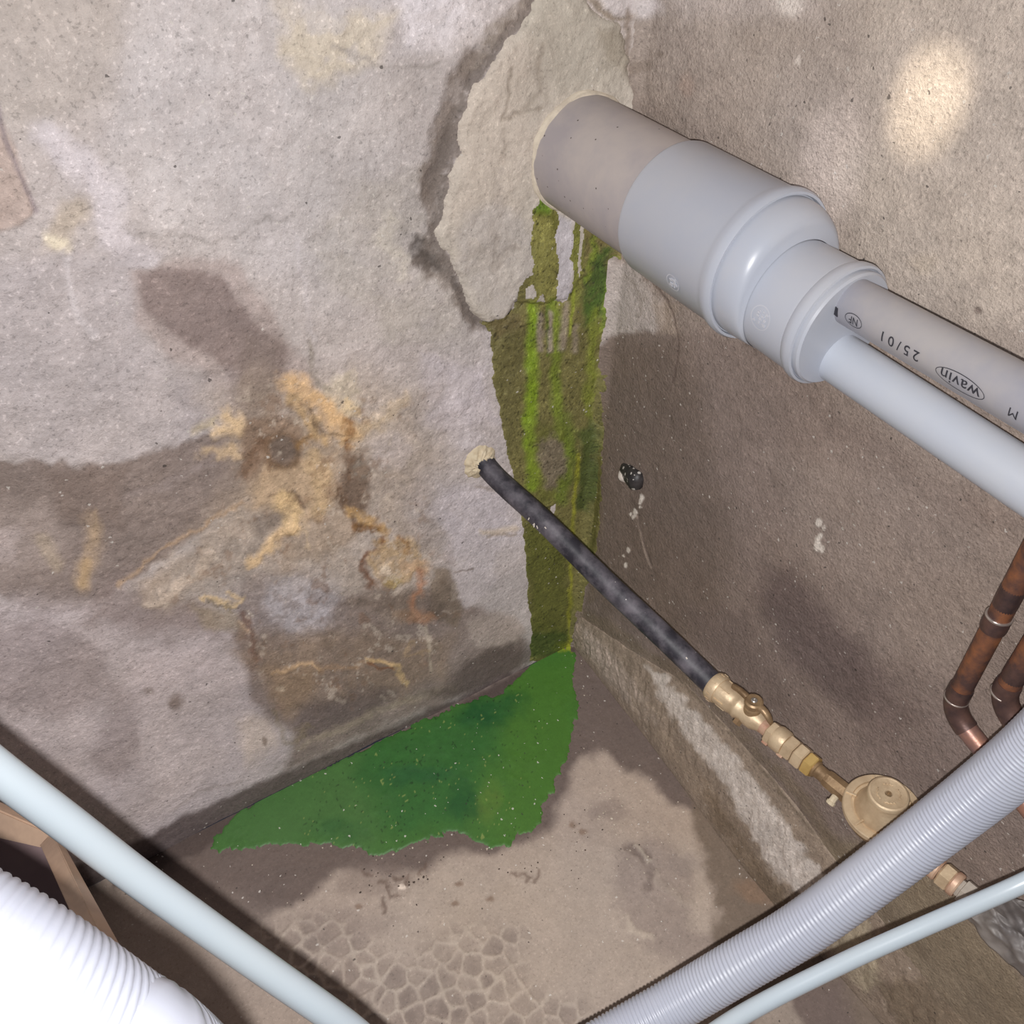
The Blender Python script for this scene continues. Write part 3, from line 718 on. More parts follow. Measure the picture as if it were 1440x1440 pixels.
# dried mud cells: pale ridges round darker hollows
idx = np.where((s.X > 300) & (s.X < 960) & (s.Y > 1240) & (s.Y < 1500))[0]
zone = np.maximum(
    sstep(-26, 26, poly_sd(*s.warp(idx, 14, 40), [(360, 1300), (470, 1290), (560, 1350), (640, 1310), (700, 1295), (740, 1310), (735, 1370), (760, 1400), (820, 1410), (840, 1480), (560, 1480), (420, 1390)])),
    0.0)
random.seed(5)
cell = 0.0205
gx, gy = s.u[idx] / cell, s.v[idx] / cell
gx = gx + 0.18 * fbm(gx * 1.3, gy * 1.3, 3, 55); gy = gy + 0.18 * fbm(gx * 1.3 + 9, gy * 1.3, 3, 56)
d1 = np.full(len(idx), 9.0); d2 = np.full(len(idx), 9.0); cid = np.zeros(len(idx))
ix, iy = np.floor(gx), np.floor(gy)
for a in (-1, 0, 1):
    for b in (-1, 0, 1):
        cx, cy = ix + a, iy + b
        px = cx + 0.5 + (_hash(cx, cy, 7) - 0.5) * 0.8; py = cy + 0.5 + (_hash(cx, cy, 8) - 0.5) * 0.8
        d = np.hypot(gx - px, gy - py)
        hh = _hash(cx, cy, 11)
        nearer = d < d1
        d2 = np.where(nearer, d1, np.minimum(d2, d)); cid = np.where(nearer, hh, cid); d1 = np.where(nearer, d, d1)
edge = d2 - d1
wall_ = 1 - sstep(0.02, 0.30, edge + 0.10 * fbm(gx * 4, gy * 4, 3, 58))
s.apply(idx, zone * (1 - wall_) * (0.35 + 0.6 * cid) * (0.75 + 0.25 * (1 - sstep(0.1, 0.45, d1))), (126, 113, 105))
s.apply(idx, zone * wall_ * 0.6 * np.clip(0.7 + fbm(gx * 1.5, gy * 1.5, 3, 59), 0, 1), (176, 163, 150))
s.h[idx] += zone * (wall_ * 0.0010 - (1 - wall_) * 0.0006)
mottled(s, 0.045, seed=61)
s.h += fbm(s.u * 8, s.v * 8, 3, 91) * 0.0016 + fbm(s.u * 45, s.v * 45, 4, 92, 0.6) * 0.0006 + fbm(s.u * 150, s.v * 150, 2, 93, 0.6) * 0.0002

wl = L_.build('wall_left', M['wall_l']); wl['kind'] = 'structure'
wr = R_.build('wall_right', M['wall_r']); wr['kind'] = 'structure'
fl_ = F_.build('floor', M['floor']); fl_['kind'] = 'structure'
tag_ = lambda o, l: o.__setitem__('label', l)
tag_(wl, 'rough grey plaster wall with tan and rust coloured salt stains')
tag_(wr, 'brown damp plaster wall behind the grey drain pipe')
tag_(fl_, 'muddy concrete floor with dried cracked cells and damp edges')

def hL(u, v):   # relief of a surface at a point (bilinear on its fine grid, nearest)
    return _hs(L_, u, v, 0.0015)
def _hs(s, u, v, st):
    a, b = s.shape
    i = np.clip(np.asarray(u) / st, 0, a - 1.001); j = np.clip(np.asarray(v) / st, 0, b - 1.001)
    H = s.h.reshape(a, b)
    i0 = i.astype(int); j0 = j.astype(int); fi = i - i0; fj = j - j0
    return H[i0, j0] * (1 - fi) * (1 - fj) + H[i0 + 1, j0] * fi * (1 - fj) + H[i0, j0 + 1] * (1 - fi) * fj + H[i0 + 1, j0 + 1] * fi * fj

# ---------------- overlays that lie on the surfaces
class Over(Surf):
    def __init__(s, kind, us, vs, base, under):
        super().__init__(kind, us, vs, base, 1.0)
        s.under = under
    def solid(s, mask, thick, edge=1.0):
        """keep cells where mask>0; thickness grows inside the edge, rim dips under the surface"""
        s.mask = mask
        st = {'left': 0.0015, 'right': 0.0015, 'floor': 0.0016}[s.kind]
        s.h = s.h * np.clip(mask * 3, 0, 1) + _hs(s.under, s.u, s.v, st) + thick * (np.sqrt(np.clip(mask, 0, 1)) * 1.0) - 0.0006 * (mask <= 0)
    def data(s):
        n = np.array(s.normal(), float); co = s.p + n * s.h[:, None]
        a, b = s.shape; i = np.arange(a * b).reshape(a, b)
        q = np.stack([i[:-1, :-1], i[1:, :-1], i[1:, 1:], i[:-1, 1:]], -1).reshape(-1, 4)
        if s.kind == 'left': q = q[:, ::-1]
        keep = (s.mask[q] > -0.15).any(1) & (s.mask[q].max(1) > 0)
        q = q[keep]
        used = np.unique(q); rm = np.full(len(co), -1); rm[used] = np.arange(len(used))
        return co[used], rm[q], s.c[used] * s.gain, s.r[used]

def merge(parts):
    co, q, c, r = [], [], [], []; off = 0
    for a, b, d, e in parts:
        co.append(a); q.append(b + off); c.append(d); r.append(e); off += len(a)
    return np.concatenate(co), np.concatenate(q), np.concatenate(c), np.concatenate(r)

# mortar patch round the drain pipe (left wall part, and the little wing on the right wall is in the wall itself)
o = Over('left', np.arange(0, 0.26, 0.0013), np.arange(0.46, 0.90, 0.0013), (184, 173, 158), L_); o.gain = np.array([1.06, 1.08, 1.14])
allx = np.arange(len(o.u)); x, y = o.warp(allx, 7, 22)
mk = np.clip(poly_sd(x, y, PATCH) / 7.0, -1, 1)
o.poly([(640, 60), (760, 40), (760, 200), (700, 420), (620, 300)], (190, 176, 160), 30, 20, 50, 0.7)
o.poly([(700, -40), (880, -40), (880, 120), (780, 130), (740, 60)], (174, 164, 148), 26, 20, 50, 0.8)
o.poly([(835, 40), (885, 40), (885, 110), (850, 90)], (150, 138, 120), 12, 10, 20, 0.7)
o.poly([(650, 300), (700, 280), (760, 330), (750, 420), (690, 450), (640, 370)], (180, 170, 160), 14, 14, 30, 0.8, brk=0.3)
o.poly([(778, 300), (806, 310), (802, 425), (776, 425)], (190, 182, 182), 5, 5, 20, 0.9)
o.stroke([(762, 60), (755, 95), (758, 125), (740, 150)], 8, (146, 133, 118), 4, 7, 14, 0.7, h=-0.001, brk=0.3)
o.stroke([(715, 95), (712, 150), (704, 170), (722, 160), (760, 150)], 5, (140, 127, 112), 2.5, 5, 12, 0.75, h=-0.0012, brk=0.25)
o.stroke([(708, 185), (706, 230)], 6, (162, 148, 133), 3, 5, 12, 0.6, h=-0.0008, brk=0.3)
o.stroke([(700, 330), (695, 380), (725, 345)], 8, (152, 140, 128), 4, 8, 14, 0.6, h=-0.001, brk=0.35)
o.stroke([(700, 240), (700, 300), (690, 330)], 12, (160, 148, 136), 5, 8, 14, 0.5, h=-0.0008, brk=0.4)
o.ell(760, 100, 30, 60, (160, 149, 134), 10, 0.6, 10, 30, 0.35)
n_ = fbm(o.u * 40, o.v * 40, 5, 301, 0.6)
o.c *= (1 + 0.07 * n_)[:, None]; o.h += n_ * 0.0010 + fbm(o.u * 14, o.v * 14, 2, 305) * 0.002
o.solid(mk, 0.0030)
co, q, c, r = o.data()
mp_ = grid_mesh('mortar_patch', co, q, c, r, M['mortar'], wl); mp_['label'] = 'smooth beige mortar patch around the drain pipe hole'
PATCHH = o

# green dyed water running down the corner
GO = (112, 106, 64)
def paint_green(g):
    g.poly([(740, 270), (800, 270), (800, 430), (740, 430)], (126, 122, 66), 6, 4, 20, 0.9)
    g.poly([(800, 290), (822, 290), (816, 430), (796, 430)], (120, 122, 56), 5, 4, 20, 0.8)
    g.poly([(748, 262), (776, 262), (772, 300), (750, 300)], (92, 118, 34), 4, 3, 10, 0.9)
    g.stroke([(742, 296), (760, 300), (778, 306), (780, 318)], 9, (92, 92, 34), 4, 4, 10, 0.6)
    g.poly([(818, 300), (870, 330), (866, 380), (830, 420), (816, 380)], (116, 104, 66), 8, 8, 20, 0.7)
    g.poly([(836, 350), (856, 350), (858, 400), (850, 440), (822, 460), (818, 400)], (62, 92, 30), 8, 10, 14, 0.85, brk=0.3, brs=10)
    g.stroke([(836, 322), (832, 360), (824, 390)], 8, (122, 138, 46), 4, 7, 12, 0.7, brk=0.3)
    g.stroke([(860, 360), (856, 400), (846, 460)], 6, (116, 140, 42), 3, 5, 12, 0.7, brk=0.3)
    g.stroke([(749, 432), (748, 520), (746, 600), (750, 680)], 17, (122, 148, 34), 6, 5, 16, 0.9, brk=0.2, brs=16)
    g.stroke([(778, 424), (783, 450), (780, 520), (786, 590), (792, 640)], 15, (114, 132, 40), 6, 6, 16, 0.75, brk=0.3, brs=16)
    g.stroke([(770, 430), (769, 460), (770, 500)], 4, (88, 106, 34), 2, 3, 12, 0.8)
    g.stroke([(806, 400), (804, 440), (800, 470)], 4, (140, 150, 50), 2, 3, 12, 0.8)
    g.stroke([(838, 440), (832, 520), (828, 580)], 14, (116, 126, 42), 6, 6, 16, 0.7, brk=0.25)
    g.poly([(690, 460), (738, 450), (736, 560), (720, 640), (706, 590)], (98, 92, 58), 12, 10, 24, 0.6)
    g.poly([(680, 450), (730, 440), (735, 460), (700, 475)], (104, 92, 62), 6, 6, 14, 0.7)
    g.poly([(750, 600), (800, 600), (800, 700), (750, 720)], (104, 110, 42), 14, 12, 24, 0.5)
    g.stroke([(797, 590), (802, 640), (790, 700)], 18, (92, 112, 32), 7, 7, 16, 0.6, brk=0.3)
    g.poly([(812, 610), (836, 590), (838, 660), (826, 720), (808, 720), (812, 660)], (56, 74, 30), 8, 8, 16, 0.75)
    g.poly([(735, 740), (800, 740), (800, 900), (745, 900)], (88, 92, 38), 14, 10, 20, 0.8)
    g.stroke([(812, 640), (808, 700), (803, 780), (802, 850), (800, 900)], 5, (142, 142, 44), 2.5, 4, 16, 0.8, brk=0.3)
    g.ell(796, 912, 14, 8, (170, 168, 48), 0, 0.5, 7, 8, 0.75, brk=0.5, brs=6)
    g.poly([(745, 890), (800, 890), (800, 925), (740, 925)], (52, 72, 28), 6, 6, 12, 0.7)
    GB = (142, 128, 116)
    g.stroke([(760, 442), (759, 490)], 8, GB, 4, 4, 12, 0.85); g.stroke([(774, 440), (774, 494)], 6, (152, 138, 128), 3, 3, 12, 0.8)
    g.stroke([(796, 428), (792, 470), (790, 490)], 10, GB, 4, 5, 12, 0.75); g.stroke([(809, 462), (809, 494)], 8, GB, 4, 4, 12, 0.65)
    g.poly([(758, 622), (776, 610), (794, 630), (792, 655), (784, 684), (768, 684), (757, 660)], (120, 108, 92), 6, 9, 14, 0.9)
    n = fbm(g.u * 90, g.v * 60, 5, 501, 0.65)
    g.c *= (1 + 0.16 * n)[:, None]
    k = fbm(g.u * 260, g.v * 260, 2, 502) > 0.62
    g.c[k] *= 0.45

RUN = [(676, 456), (700, 449), (722, 436), (729, 404), (736, 392), (748, 384), (747, 340), (750, 310), (748, 296), (758, 288), (757, 270), (766, 272), (766, 288), (778, 296), (783, 312), (778, 330), (781, 380), (776, 412), (780, 426), (794, 425), (802, 410), (804, 380), (801, 358), (805, 330), (806, 300), (813, 300), (813, 330), (808, 372), (812, 398), (819, 330), (824, 300), (880, 340), (900, 380), (900, 930), (745, 930), (748, 890), (744, 850), (741, 800), (736, 740), (728, 700), (717, 650), (706, 600), (703, 570), (694, 540), (692, 500), (690, 468)]
HOLES = [([(735, 405), (744, 396), (748, 402), (752, 412), (744, 418), (734, 420)], 1), ([(754, 414), (760, 410), (764, 424), (748, 426)], 1), ([(772, 714), (782, 710), (779, 722)], 1)]
g = Over('left', np.arange(0, 0.22, 0.0012), np.arange(-0.002, 0.715, 0.0012), GO, L_); g.gain = 1.12
allx = np.arange(len(g.u)); x, y = g.warp(allx, 3.2, 9)
sd = poly_sd(x, y, RUN)
for hp, a_ in HOLES: sd = np.minimum(sd, -poly_sd(x, y, hp))
paint_green(g)
g.h += fbm(g.u * 160, g.v * 120, 3, 511) * 0.0005
# where the patch stands proud the film lies on it
pmask = np.clip(poly_sd(g.X, g.Y, PATCH) / 7.0, 0, 1)
g.solid(np.clip(sd / 3.0, -1, 1), 0.0007)
a_, b_ = PATCHH.shape
ii = np.clip((g.u / 0.0013).astype(int), 0, a_ - 2); jj = np.clip(((g.v - 0.46) / 0.0013), 0, b_ - 2).astype(int)
ph = PATCHH.h.reshape(a_, b_); top = np.maximum(np.maximum(ph[ii, jj], ph[ii + 1, jj]), np.maximum(ph[ii, jj + 1], ph[ii + 1, jj + 1]))
inp = (g.v > 0.46) & (PATCHH.mask.reshape(a_, b_)[ii, jj] > -0.5)
g.h = np.where(inp, np.maximum(g.h, top + 0.0005), g.h)
g2 = Over('right', np.arange(0, 0.06, 0.0012), np.arange(0.02, 0.62, 0.0012), GO, R_); g2.gain = 1.12
allx = np.arange(len(g2.u)); x, y = g2.warp(allx, 4, 9)
sd2 = poly_sd(x, y, [(700, 300), (860, 330), (866, 356), (860, 410), (852, 470), (850, 540), (849, 600), (846, 660), (842, 740), (834, 790), (822, 830), (812, 880), (806, 915), (700, 930)])
paint_green(g2)
g2.poly([(846, 560), (852, 600), (846, 700), (836, 780), (828, 780), (838, 640)], (84, 82, 40), 5, 6, 12, 0.8)
g2.solid(np.clip(sd2 / 3.0, -1, 1), 0.0007)
co, q, c, r = merge([g.data(), g2.data()])
r = r * 0 + 0.5
gs = grid_mesh('green_stain', co, q, c, r, M['green'])
tag(gs, 'olive green wet run down the corner below the drain pipe', 'stain')

# green puddle on the floor
p = Over('floor', np.arange(0, 0.60, 0.0016), np.arange(0, 0.32, 0.0016), (60, 104, 40), F_); p.gain = 0.98
allx = np.arange(len(p.u)); x, y = p.warp(allx, 7, 11)
PUD = [(772, 905), (806, 912), (808, 930), (804, 960), (812, 1000), (803, 1040), (796, 1068), (778, 1095), (776, 1112), (760, 1130), (760, 1158), (735, 1172), (715, 1188), (690, 1192), (672, 1184), (655, 1172), (630, 1168), (600, 1182), (570, 1190), (545, 1202), (520, 1200), (500, 1190), (480, 1192), (470, 1186), (430, 1190), (380, 1190), (340, 1195), (299, 1195), (304, 1175), (330, 1148), (370, 1121), (430, 1093), (480, 1068), (530, 1044), (560, 1030), (620, 1002), (660, 986), (705, 975), (722, 962), (735, 945), (750, 930)]
p.poly([(700, 920), (820, 920), (820, 1100), (760, 1190), (690, 1190), (700, 1060)], (66, 108, 36), 30, 20, 40, 0.9)
p.poly([(290, 1110), (500, 1040), (560, 1100), (520, 1200), (290, 1200)], (66, 104, 52), 40, 20, 40, 0.85)
p.poly([(520, 1040), (700, 980), (700, 1060), (640, 1160), (560, 1170), (500, 1100)], (44, 94, 40), 26, 20, 40, 0.85)
p.ell(690, 1000, 42, 24, (18, 74, 32), -15, 0.5, 16, 24, 0.85, brk=0.25)
p.ell(590, 1090, 50, 12, (30, 82, 42), -5, 0.6, 14, 24, 0.65)
p.ell(655, 1130, 20, 34, (26, 78, 34), 10, 0.5, 14, 20, 0.75, brk=0.35)
p.ell(690, 1130, 16, 26, (92, 118, 46), 10, 0.6, 12, 20, 0.6, brk=0.4)
p.ell(480, 1165, 40, 14, (36, 84, 40), 0, 0.6, 12, 20, 0.5, brk=0.4)
p.ell(795, 912, 12, 5, (160, 162, 44), 0, 0.6, 5, 6, 0.7)
n = fbm(p.u * 110, p.v * 110, 5, 601, 0.7); cen = sstep(15, 60, poly_sd(p.X, p.Y, [(430, 1080), (560, 1030), (740, 960), (760, 1000), (720, 1180), (560, 1190), (430, 1180)]) + 40)
p.c *= (1 + (0.05 + 0.12 * cen) * n)[:, None]
bits = (vnoise(p.u * 330, p.v * 330, 77) > 0.9) & (vnoise(p.u * 60, p.v * 60, 78) > 0.5) & (cen > 0.3)
p.c[bits] *= 0.5
bits = (vnoise(p.u * 360, p.v * 360, 79) > 0.93) & (vnoise(p.u * 50, p.v * 50, 80) > 0.55) & (cen > 0.3)
p.c[bits] = s2l((150, 160, 90)) * 0.5 + p.c[bits] * 0.5
st = 0.0016
mk = np.clip(poly_sd(x, y, PUD) / 4.0, -1, 1)
p.mask = mk
fh = _hs(F_, p.u, p.v, st)
p.h = np.where(mk > 0, np.maximum(fh + 0.0003, 0.0002) + 0.0005 * np.sqrt(np.clip(mk, 0, 1)), fh - 0.0005)
p.r[:] = 0.55
co, q, c, r = p.data()
pu = grid_mesh('puddle', co, q, c, r, M['puddle'])
tag(pu, 'bright green puddle spread over the floor from the corner', 'puddle')

# mortar fillet along the foot of the right wall
LOW = [(810, 908), (835, 942), (870, 990), (900, 1028), (935, 1075), (985, 1142), (1040, 1215), (1090, 1275), (1135, 1325), (1190, 1385), (1260, 1462), (1340, 1550)]
UP = [(816, 866), (845, 885), (875, 905), (915, 930), (965, 958), (1015, 1012), (1075, 1078), (1125, 1140), (1175, 1208), (1230, 1278), (1290, 1350), (1370, 1440)]
nl, nr = 420, 60
lo = np.array([hit(x, y, 2) for x, y in LOW]); up = np.array([hit(x, y, 0) for x, y in UP])
lo[:, 0] = np.maximum(lo[:, 0], 0.004)
t_ = np.linspace(0, 1, nl)
def interp(A): 
    k = np.linspace(0, 1, len(A)); return np.stack([np.interp(t_, k, A[:, i]) for i in range(3)], 1)
lo, up = interp(lo), interp(up)
w_ = np.linspace(0, 1, nr)
T, Wv = np.meshgrid(t_, w_, indexing='ij')
pos = lo[:, None, :] * (1 - Wv[..., None]) + up[:, None, :] * Wv[..., None]
bul = np.sin(np.pi * Wv) ** 0.8
nrm = np.array([0.7, 0, 0.7])
ff = fbm(T * 60, Wv * 5, 5, 701, 0.6); ff2 = fbm(T * 260, Wv * 22, 3, 702)
pos = pos + nrm * (bul * (0.005 + 0.004 * ff) + ff2 * 0.0008 * bul)[..., None]
pos[:, 0] -= nrm * 0.002; pos[:, -1] -= nrm * 0.003; pos[:, 0, 2] -= 0.002
pos[:, :, 1] += (0.004 * fbm(T * 30, Wv * 3, 3, 705))
fs_ = Surf.__new__(Surf); fs_.kind = 'right'; fs_.p = pos.reshape(-1, 3); fs_.u = fs_.p[:, 1].copy(); fs_.v = fs_.p[:, 2].copy()
fs_.X, fs_.Y, _ = proj(fs_.p); fs_.c = np.tile(s2l((138, 123, 109)), (len(fs_.u), 1)); fs_.h = np.zeros(len(fs_.u)); fs_.r = np.full(len(fs_.u), 0.9); fs_.seed = 1200; fs_.shape = (nl, nr)
fs_.poly([(818, 880), (850, 905), (895, 965), (925, 1015), (920, 1030), (870, 975), (825, 920)], (160, 145, 134), 6, 7, 14, 0.85, brk=0.2)
fs_.poly([(880, 960), (960, 1060), (1010, 1120), (990, 1130), (930, 1060), (890, 1000)], (148, 132, 116), 6, 8, 14, 0.7, brk=0.3)
fs_.poly([(908, 936), (935, 950), (985, 1010), (1040, 1070), (1085, 1130), (1130, 1190), (1160, 1235), (1140, 1270), (1090, 1230), (1050, 1160), (1010, 1090), (960, 1030), (925, 975)], (192, 182, 174), 5, 9, 14, 0.95, brk=0.2, brs=12)
fs_.stroke([(950, 950), (1000, 1000), (1060, 1065), (1110, 1130), (1160, 1190)], 5, (98, 86, 72), 2, 6, 14, 0.7, brk=0.2)
fs_.stroke([(960, 940), (1010, 995), (1070, 1060), (1130, 1130)], 7, (142, 128, 110), 3, 6, 14, 0.6)
fs_.poly([(985, 1090), (1040, 1170), (1090, 1240), (1140, 1300), (1120, 1310), (1060, 1240), (1000, 1150)], (114, 98, 80), 6, 9, 16, 0.75, brk=0.25)
fs_.poly([(1110, 1280), (1160, 1280), (1180, 1320), (1140, 1330)], (112, 98, 74), 8, 8, 16, 0.7)
fs_.poly([(1185, 1280), (1215, 1290), (1240, 1380), (1215, 1395), (1170, 1340)], (162, 150, 128), 8, 10, 16, 0.75, brk=0.3)
fs_.poly([(1230, 1380), (1300, 1380), (1440, 1500), (1300, 1500)], (116, 102, 86), 8, 10, 16, 0.9)
k = fbm(fs_.p[:, 1] * 60, fs_.p[:, 2] * 60 + fs_.p[:, 0] * 60, 5, 707, 0.65)
fs_.c *= (1 + 0.16 * k)[:, None]
i_ = np.arange(nl * nr).reshape(nl, nr)
q = np.stack([i_[:-1, :-1], i_[1:, :-1], i_[1:, 1:], i_[:-1, 1:]], -1).reshape(-1, 4)
tr = grid_mesh('trim_1', fs_.p, q, fs_.c * 1.22, fs_.r, M['fillet']); tr['kind'] = 'structure'; tr['label'] = 'crusted mortar fillet along the foot of the right wall'

# ------------------------------------------------------------------ materials of the things
M['pvc_branch'] = plastic('printed_grey_plastic', (158, 158, 168), (176, 172, 172), rough=0.42, scale=12, bump=0.03)
M['pvc_old'] = plastic('weathered_grey_plastic', (164, 157, 160), (182, 173, 169), rough=0.5, scale=14, spots=(84, 74, 70), spotscale=190, spotthr=0.035, bump=0.05)
M['pvc'] = plastic('grey_plastic', (182, 187, 199), (189, 191, 198), rough=0.33, scale=10, spots=None)
M['pvc_light'] = plastic('pale_grey_plastic', (184, 190, 202), (190, 194, 202), rough=0.35, scale=10)
M['ink'] = plastic('black_ink', (52, 52, 60), rough=0.6)
M['pvc_scuff'] = plastic('light_scuffed_plastic', (196, 198, 206), rough=0.4)
M['pe'] = plastic('dusty_black_plastic', (44, 42, 50), (104, 99, 106), rough=0.55, scale=36, stops=(0.42, 0.66), aniso=(1, 1, 1), spots=(190, 186, 184), spotscale=130, spotthr=0.02, bump=0.15)
M['brass'] = metal('dull_cast_brass', (188, 164, 134), (214, 192, 160), rough=0.5, metallic=0.35, bump=0.35)
M['brass_y'] = metal('yellow_brass', (188, 152, 88), (216, 184, 118), rough=0.38, metallic=0.45, bump=0.15)
M['brass_d'] = metal('tarnished_brass', (126, 102, 76), (168, 141, 108), rough=0.45, metallic=0.45, bump=0.3)
M['brass_p'] = metal('pinkish_brass', (176, 134, 112), (212, 182, 156), rough=0.5, metallic=0.25, bump=0.3)
M['steel'] = metal('screw_steel', (170, 166, 160), (200, 196, 190), rough=0.3, metallic=0.8, bump=0.1)
M['nickel'] = metal('dull_grey_metal', (150, 140, 132), (186, 176, 164), rough=0.5, metallic=0.3, bump=0.2)
M['copper'] = metal('stained_copper', (88, 66, 62), (150, 98, 68), rough=0.5, scale=42, metallic=0.3, bump=0.2, stops=(0.42, 0.60), c3=(184, 122, 74))
M['copper_dark'] = metal('blackened_copper', (72, 58, 58), (112, 84, 76), rough=0.42, scale=60, metallic=0.4, bump=0.2)
M['copper_pink'] = metal('worn_pink_copper', (130, 104, 104), (182, 132, 108), rough=0.4, scale=50, metallic=0.4, bump=0.2)
M['solder'] = metal('solder', (168, 156, 150), (210, 198, 190), rough=0.3, metallic=0.7, bump=0.2)
M['conduit'] = plastic('grey_conduit_plastic', (186, 190, 204), (192, 196, 208), rough=0.32, scale=12)
M['cable'] = plastic('pale_blue_white_plastic', (192, 204, 213), (196, 207, 214), rough=0.3, scale=8)
M['wood'] = plastic('raw_wood', (160, 134, 116), (190, 160, 136), rough=0.75, scale=26, aniso=(1, 1, 1), bump=0.2)
M['wood_in'] = plastic('brown_board', (112, 94, 96), (124, 104, 104), rough=0.8, scale=20)
M['bag'] = plastic('grey_plastic_sheet', (112, 107, 106), (146, 139, 134), rough=0.55, scale=20, bump=0.08)
M['black_tar'] = plastic('black_crust', (36, 34, 36), (60, 56, 56), rough=0.5, scale=70, spots=(186, 180, 174), spotscale=320, spotthr=0.16, bump=0.5)
M['plaster'] = plastic('cream_plaster', (206, 192, 166), (190, 172, 144), rough=0.9, scale=160, bump=0.5)
M['plaster_lip'] = plastic('pale_mortar', (200, 188, 170), (184, 172, 156), rough=0.9, scale=160, bump=0.5)
M['plaster_w'] = plastic('white_plaster', (206, 196, 186), (216, 208, 200), rough=0.9, scale=120, bump=0.4)
M['grit'] = plastic('pale_grit', (196, 184, 168), (160, 146, 132), rough=0.8, scale=90)
M['grit_d'] = plastic('dark_grit', (84, 70, 60), (60, 50, 46), rough=0.8, scale=90)

def axis_map(org, axis, rad, px, py, t0, t1, hint=(0, 0, 1)):
    """(t, theta) on the visible side of a cylinder nearest to a photo pixel"""
    a, u, v = frame(axis, hint)
    T, TH = np.meshgrid(np.linspace(t0, t1, 400), np.linspace(0, 2 * np.pi, 361), indexing='ij')
    pts = np.array(org) + T[..., None] * np.array(a) + rad * (np.cos(TH)[..., None] * np.array(u) + np.sin(TH)[..., None] * np.array(v))
    n = (np.cos(TH)[..., None] * np.array(u) + np.sin(TH)[..., None] * np.array(v))
    X, Y, Z = proj(pts)
    d = (X - px) ** 2 + (Y - py) ** 2 + 1e9 * (((pts - CAM) * n).sum(-1) > 0)
    i = np.unravel_index(np.argmin(d), d.shape)
    return T[i], TH[i]

def on_cyl(org, axis, rad, t, th, hint=(0, 0, 1)):
    a, u, v = frame(axis, hint)
    return Vector(org) + a * t + (u * math.cos(th) + v * math.sin(th)) * rad

def ring_mark(bm, org, axis, rad, t0, th0, ea, eb, wd, lift=0.0003, seg=40):
    """thin oval line wrapped on a cylinder: ea along the axis, eb around it"""
    r1, r2 = [], []
    for k in range(seg):
        c_, s_ = math.cos(2 * math.pi * k / seg), math.sin(2 * math.pi * k / seg)
        r1.append(bm.verts.new(on_cyl(org, axis, rad + lift, t0 + ea * c_, th0 + eb * s_ / rad)))
        r2.append(bm.verts.new(on_cyl(org, axis, rad + lift, t0 + (ea - wd) * c_, th0 + (eb - wd) * s_ / rad)))
    for k in range(seg):
        k2 = (k + 1) % seg
        bm.faces.new((r1[k], r1[k2], r2[k2], r2[k]))

# ------------------------------------------------------------------ grey drain pipe
PO = np.array([0.055, 0.0, 0.722]); PA = (0, 1, 0)
drain = thing('drain_pipe', 'thick grey plastic drain pipe coming out of the mortar patch in the corner', 'pipe', (0.055, 0.0, 0.722))
bm = bmesh.new(); lathe(bm, PO, PA, [(-0.02, 0.0480, 0, 0.0006), (0.13, 0.0480, 0, 0.0006), (0.13, 0.045, 0, 0.0006)], 72)
obj('pipe_body', bm, M['pvc_old'], drain, angle=0.6)['label'] = 'mauve grey weathered pipe length'
bm = bmesh.new()
lathe(bm, PO, PA, [(0.124, 0.0475), (0.1245, 0.0512), (0.127, 0.0520), (0.215, 0.0522), (0.219, 0.0534), (0.2235, 0.0545), (0.2275, 0.0545), (0.230, 0.0532), (0.2300, 0.0515), (0.2275, 0.0508), (0.2275, 0.046)], 72)
sock = obj('socket', bm, M['pvc'], drain, angle=0.5); sock['label'] = 'smoother light grey pipe socket with a rim'

red = thing('pipe_reducer', 'light grey stepped reducer in the end of the thick drain pipe', 'pipe fitting', (0.055, 0.23, 0.722))
DZ = -0.0105
prof = []
for k in range(13):
    q_ = k / 12
    t = 0.2285 + 0.022 * math.sin(q_ * math.pi / 2) ** 1.0
    r = 0.0502 - (0.0502 - 0.0435) * (1 - math.cos(q_ * math.pi / 2))
    prof.append((t, r, 0, DZ * (1 - math.cos(q_ * math.pi / 2)) * 0.62))
prof += [(0.2512, 0.0420, 0, DZ * 0.8), (0.2520, 0.0405, 0, DZ)]
bm = bmesh.new(); lathe(bm, PO, PA, prof, 72)
obj('shoulder', bm, M['pvc'], red, angle=0.9)['label'] = 'shiny rounded grey shoulder'
bm = bmesh.new()
lathe(bm, PO, PA, [(0.2505, 0.0400, 0, DZ), (0.2870, 0.0406, 0, DZ), (0.2895, 0.0422, 0, DZ), (0.2935, 0.0428, 0, DZ), (0.2965, 0.0420, 0, DZ), (0.2970, 0.0405, 0, DZ), (0.2955, 0.0396, 0, DZ), (0.2955, 0.037, 0, DZ)], 72)
sleeve = obj('sleeve', bm, M['pvc'], red, angle=0.5)
bm = bmesh.new()
lathe(bm, PO, PA, [(0.285, 0.0394, 0, DZ), (0.3000, 0.0394, 0, DZ), (0.3015, 0.0382, 0, DZ), (0.3015, 0.0, 0, DZ)], 72)
obj('end_plate', bm, M['pvc'], red, angle=0.5)

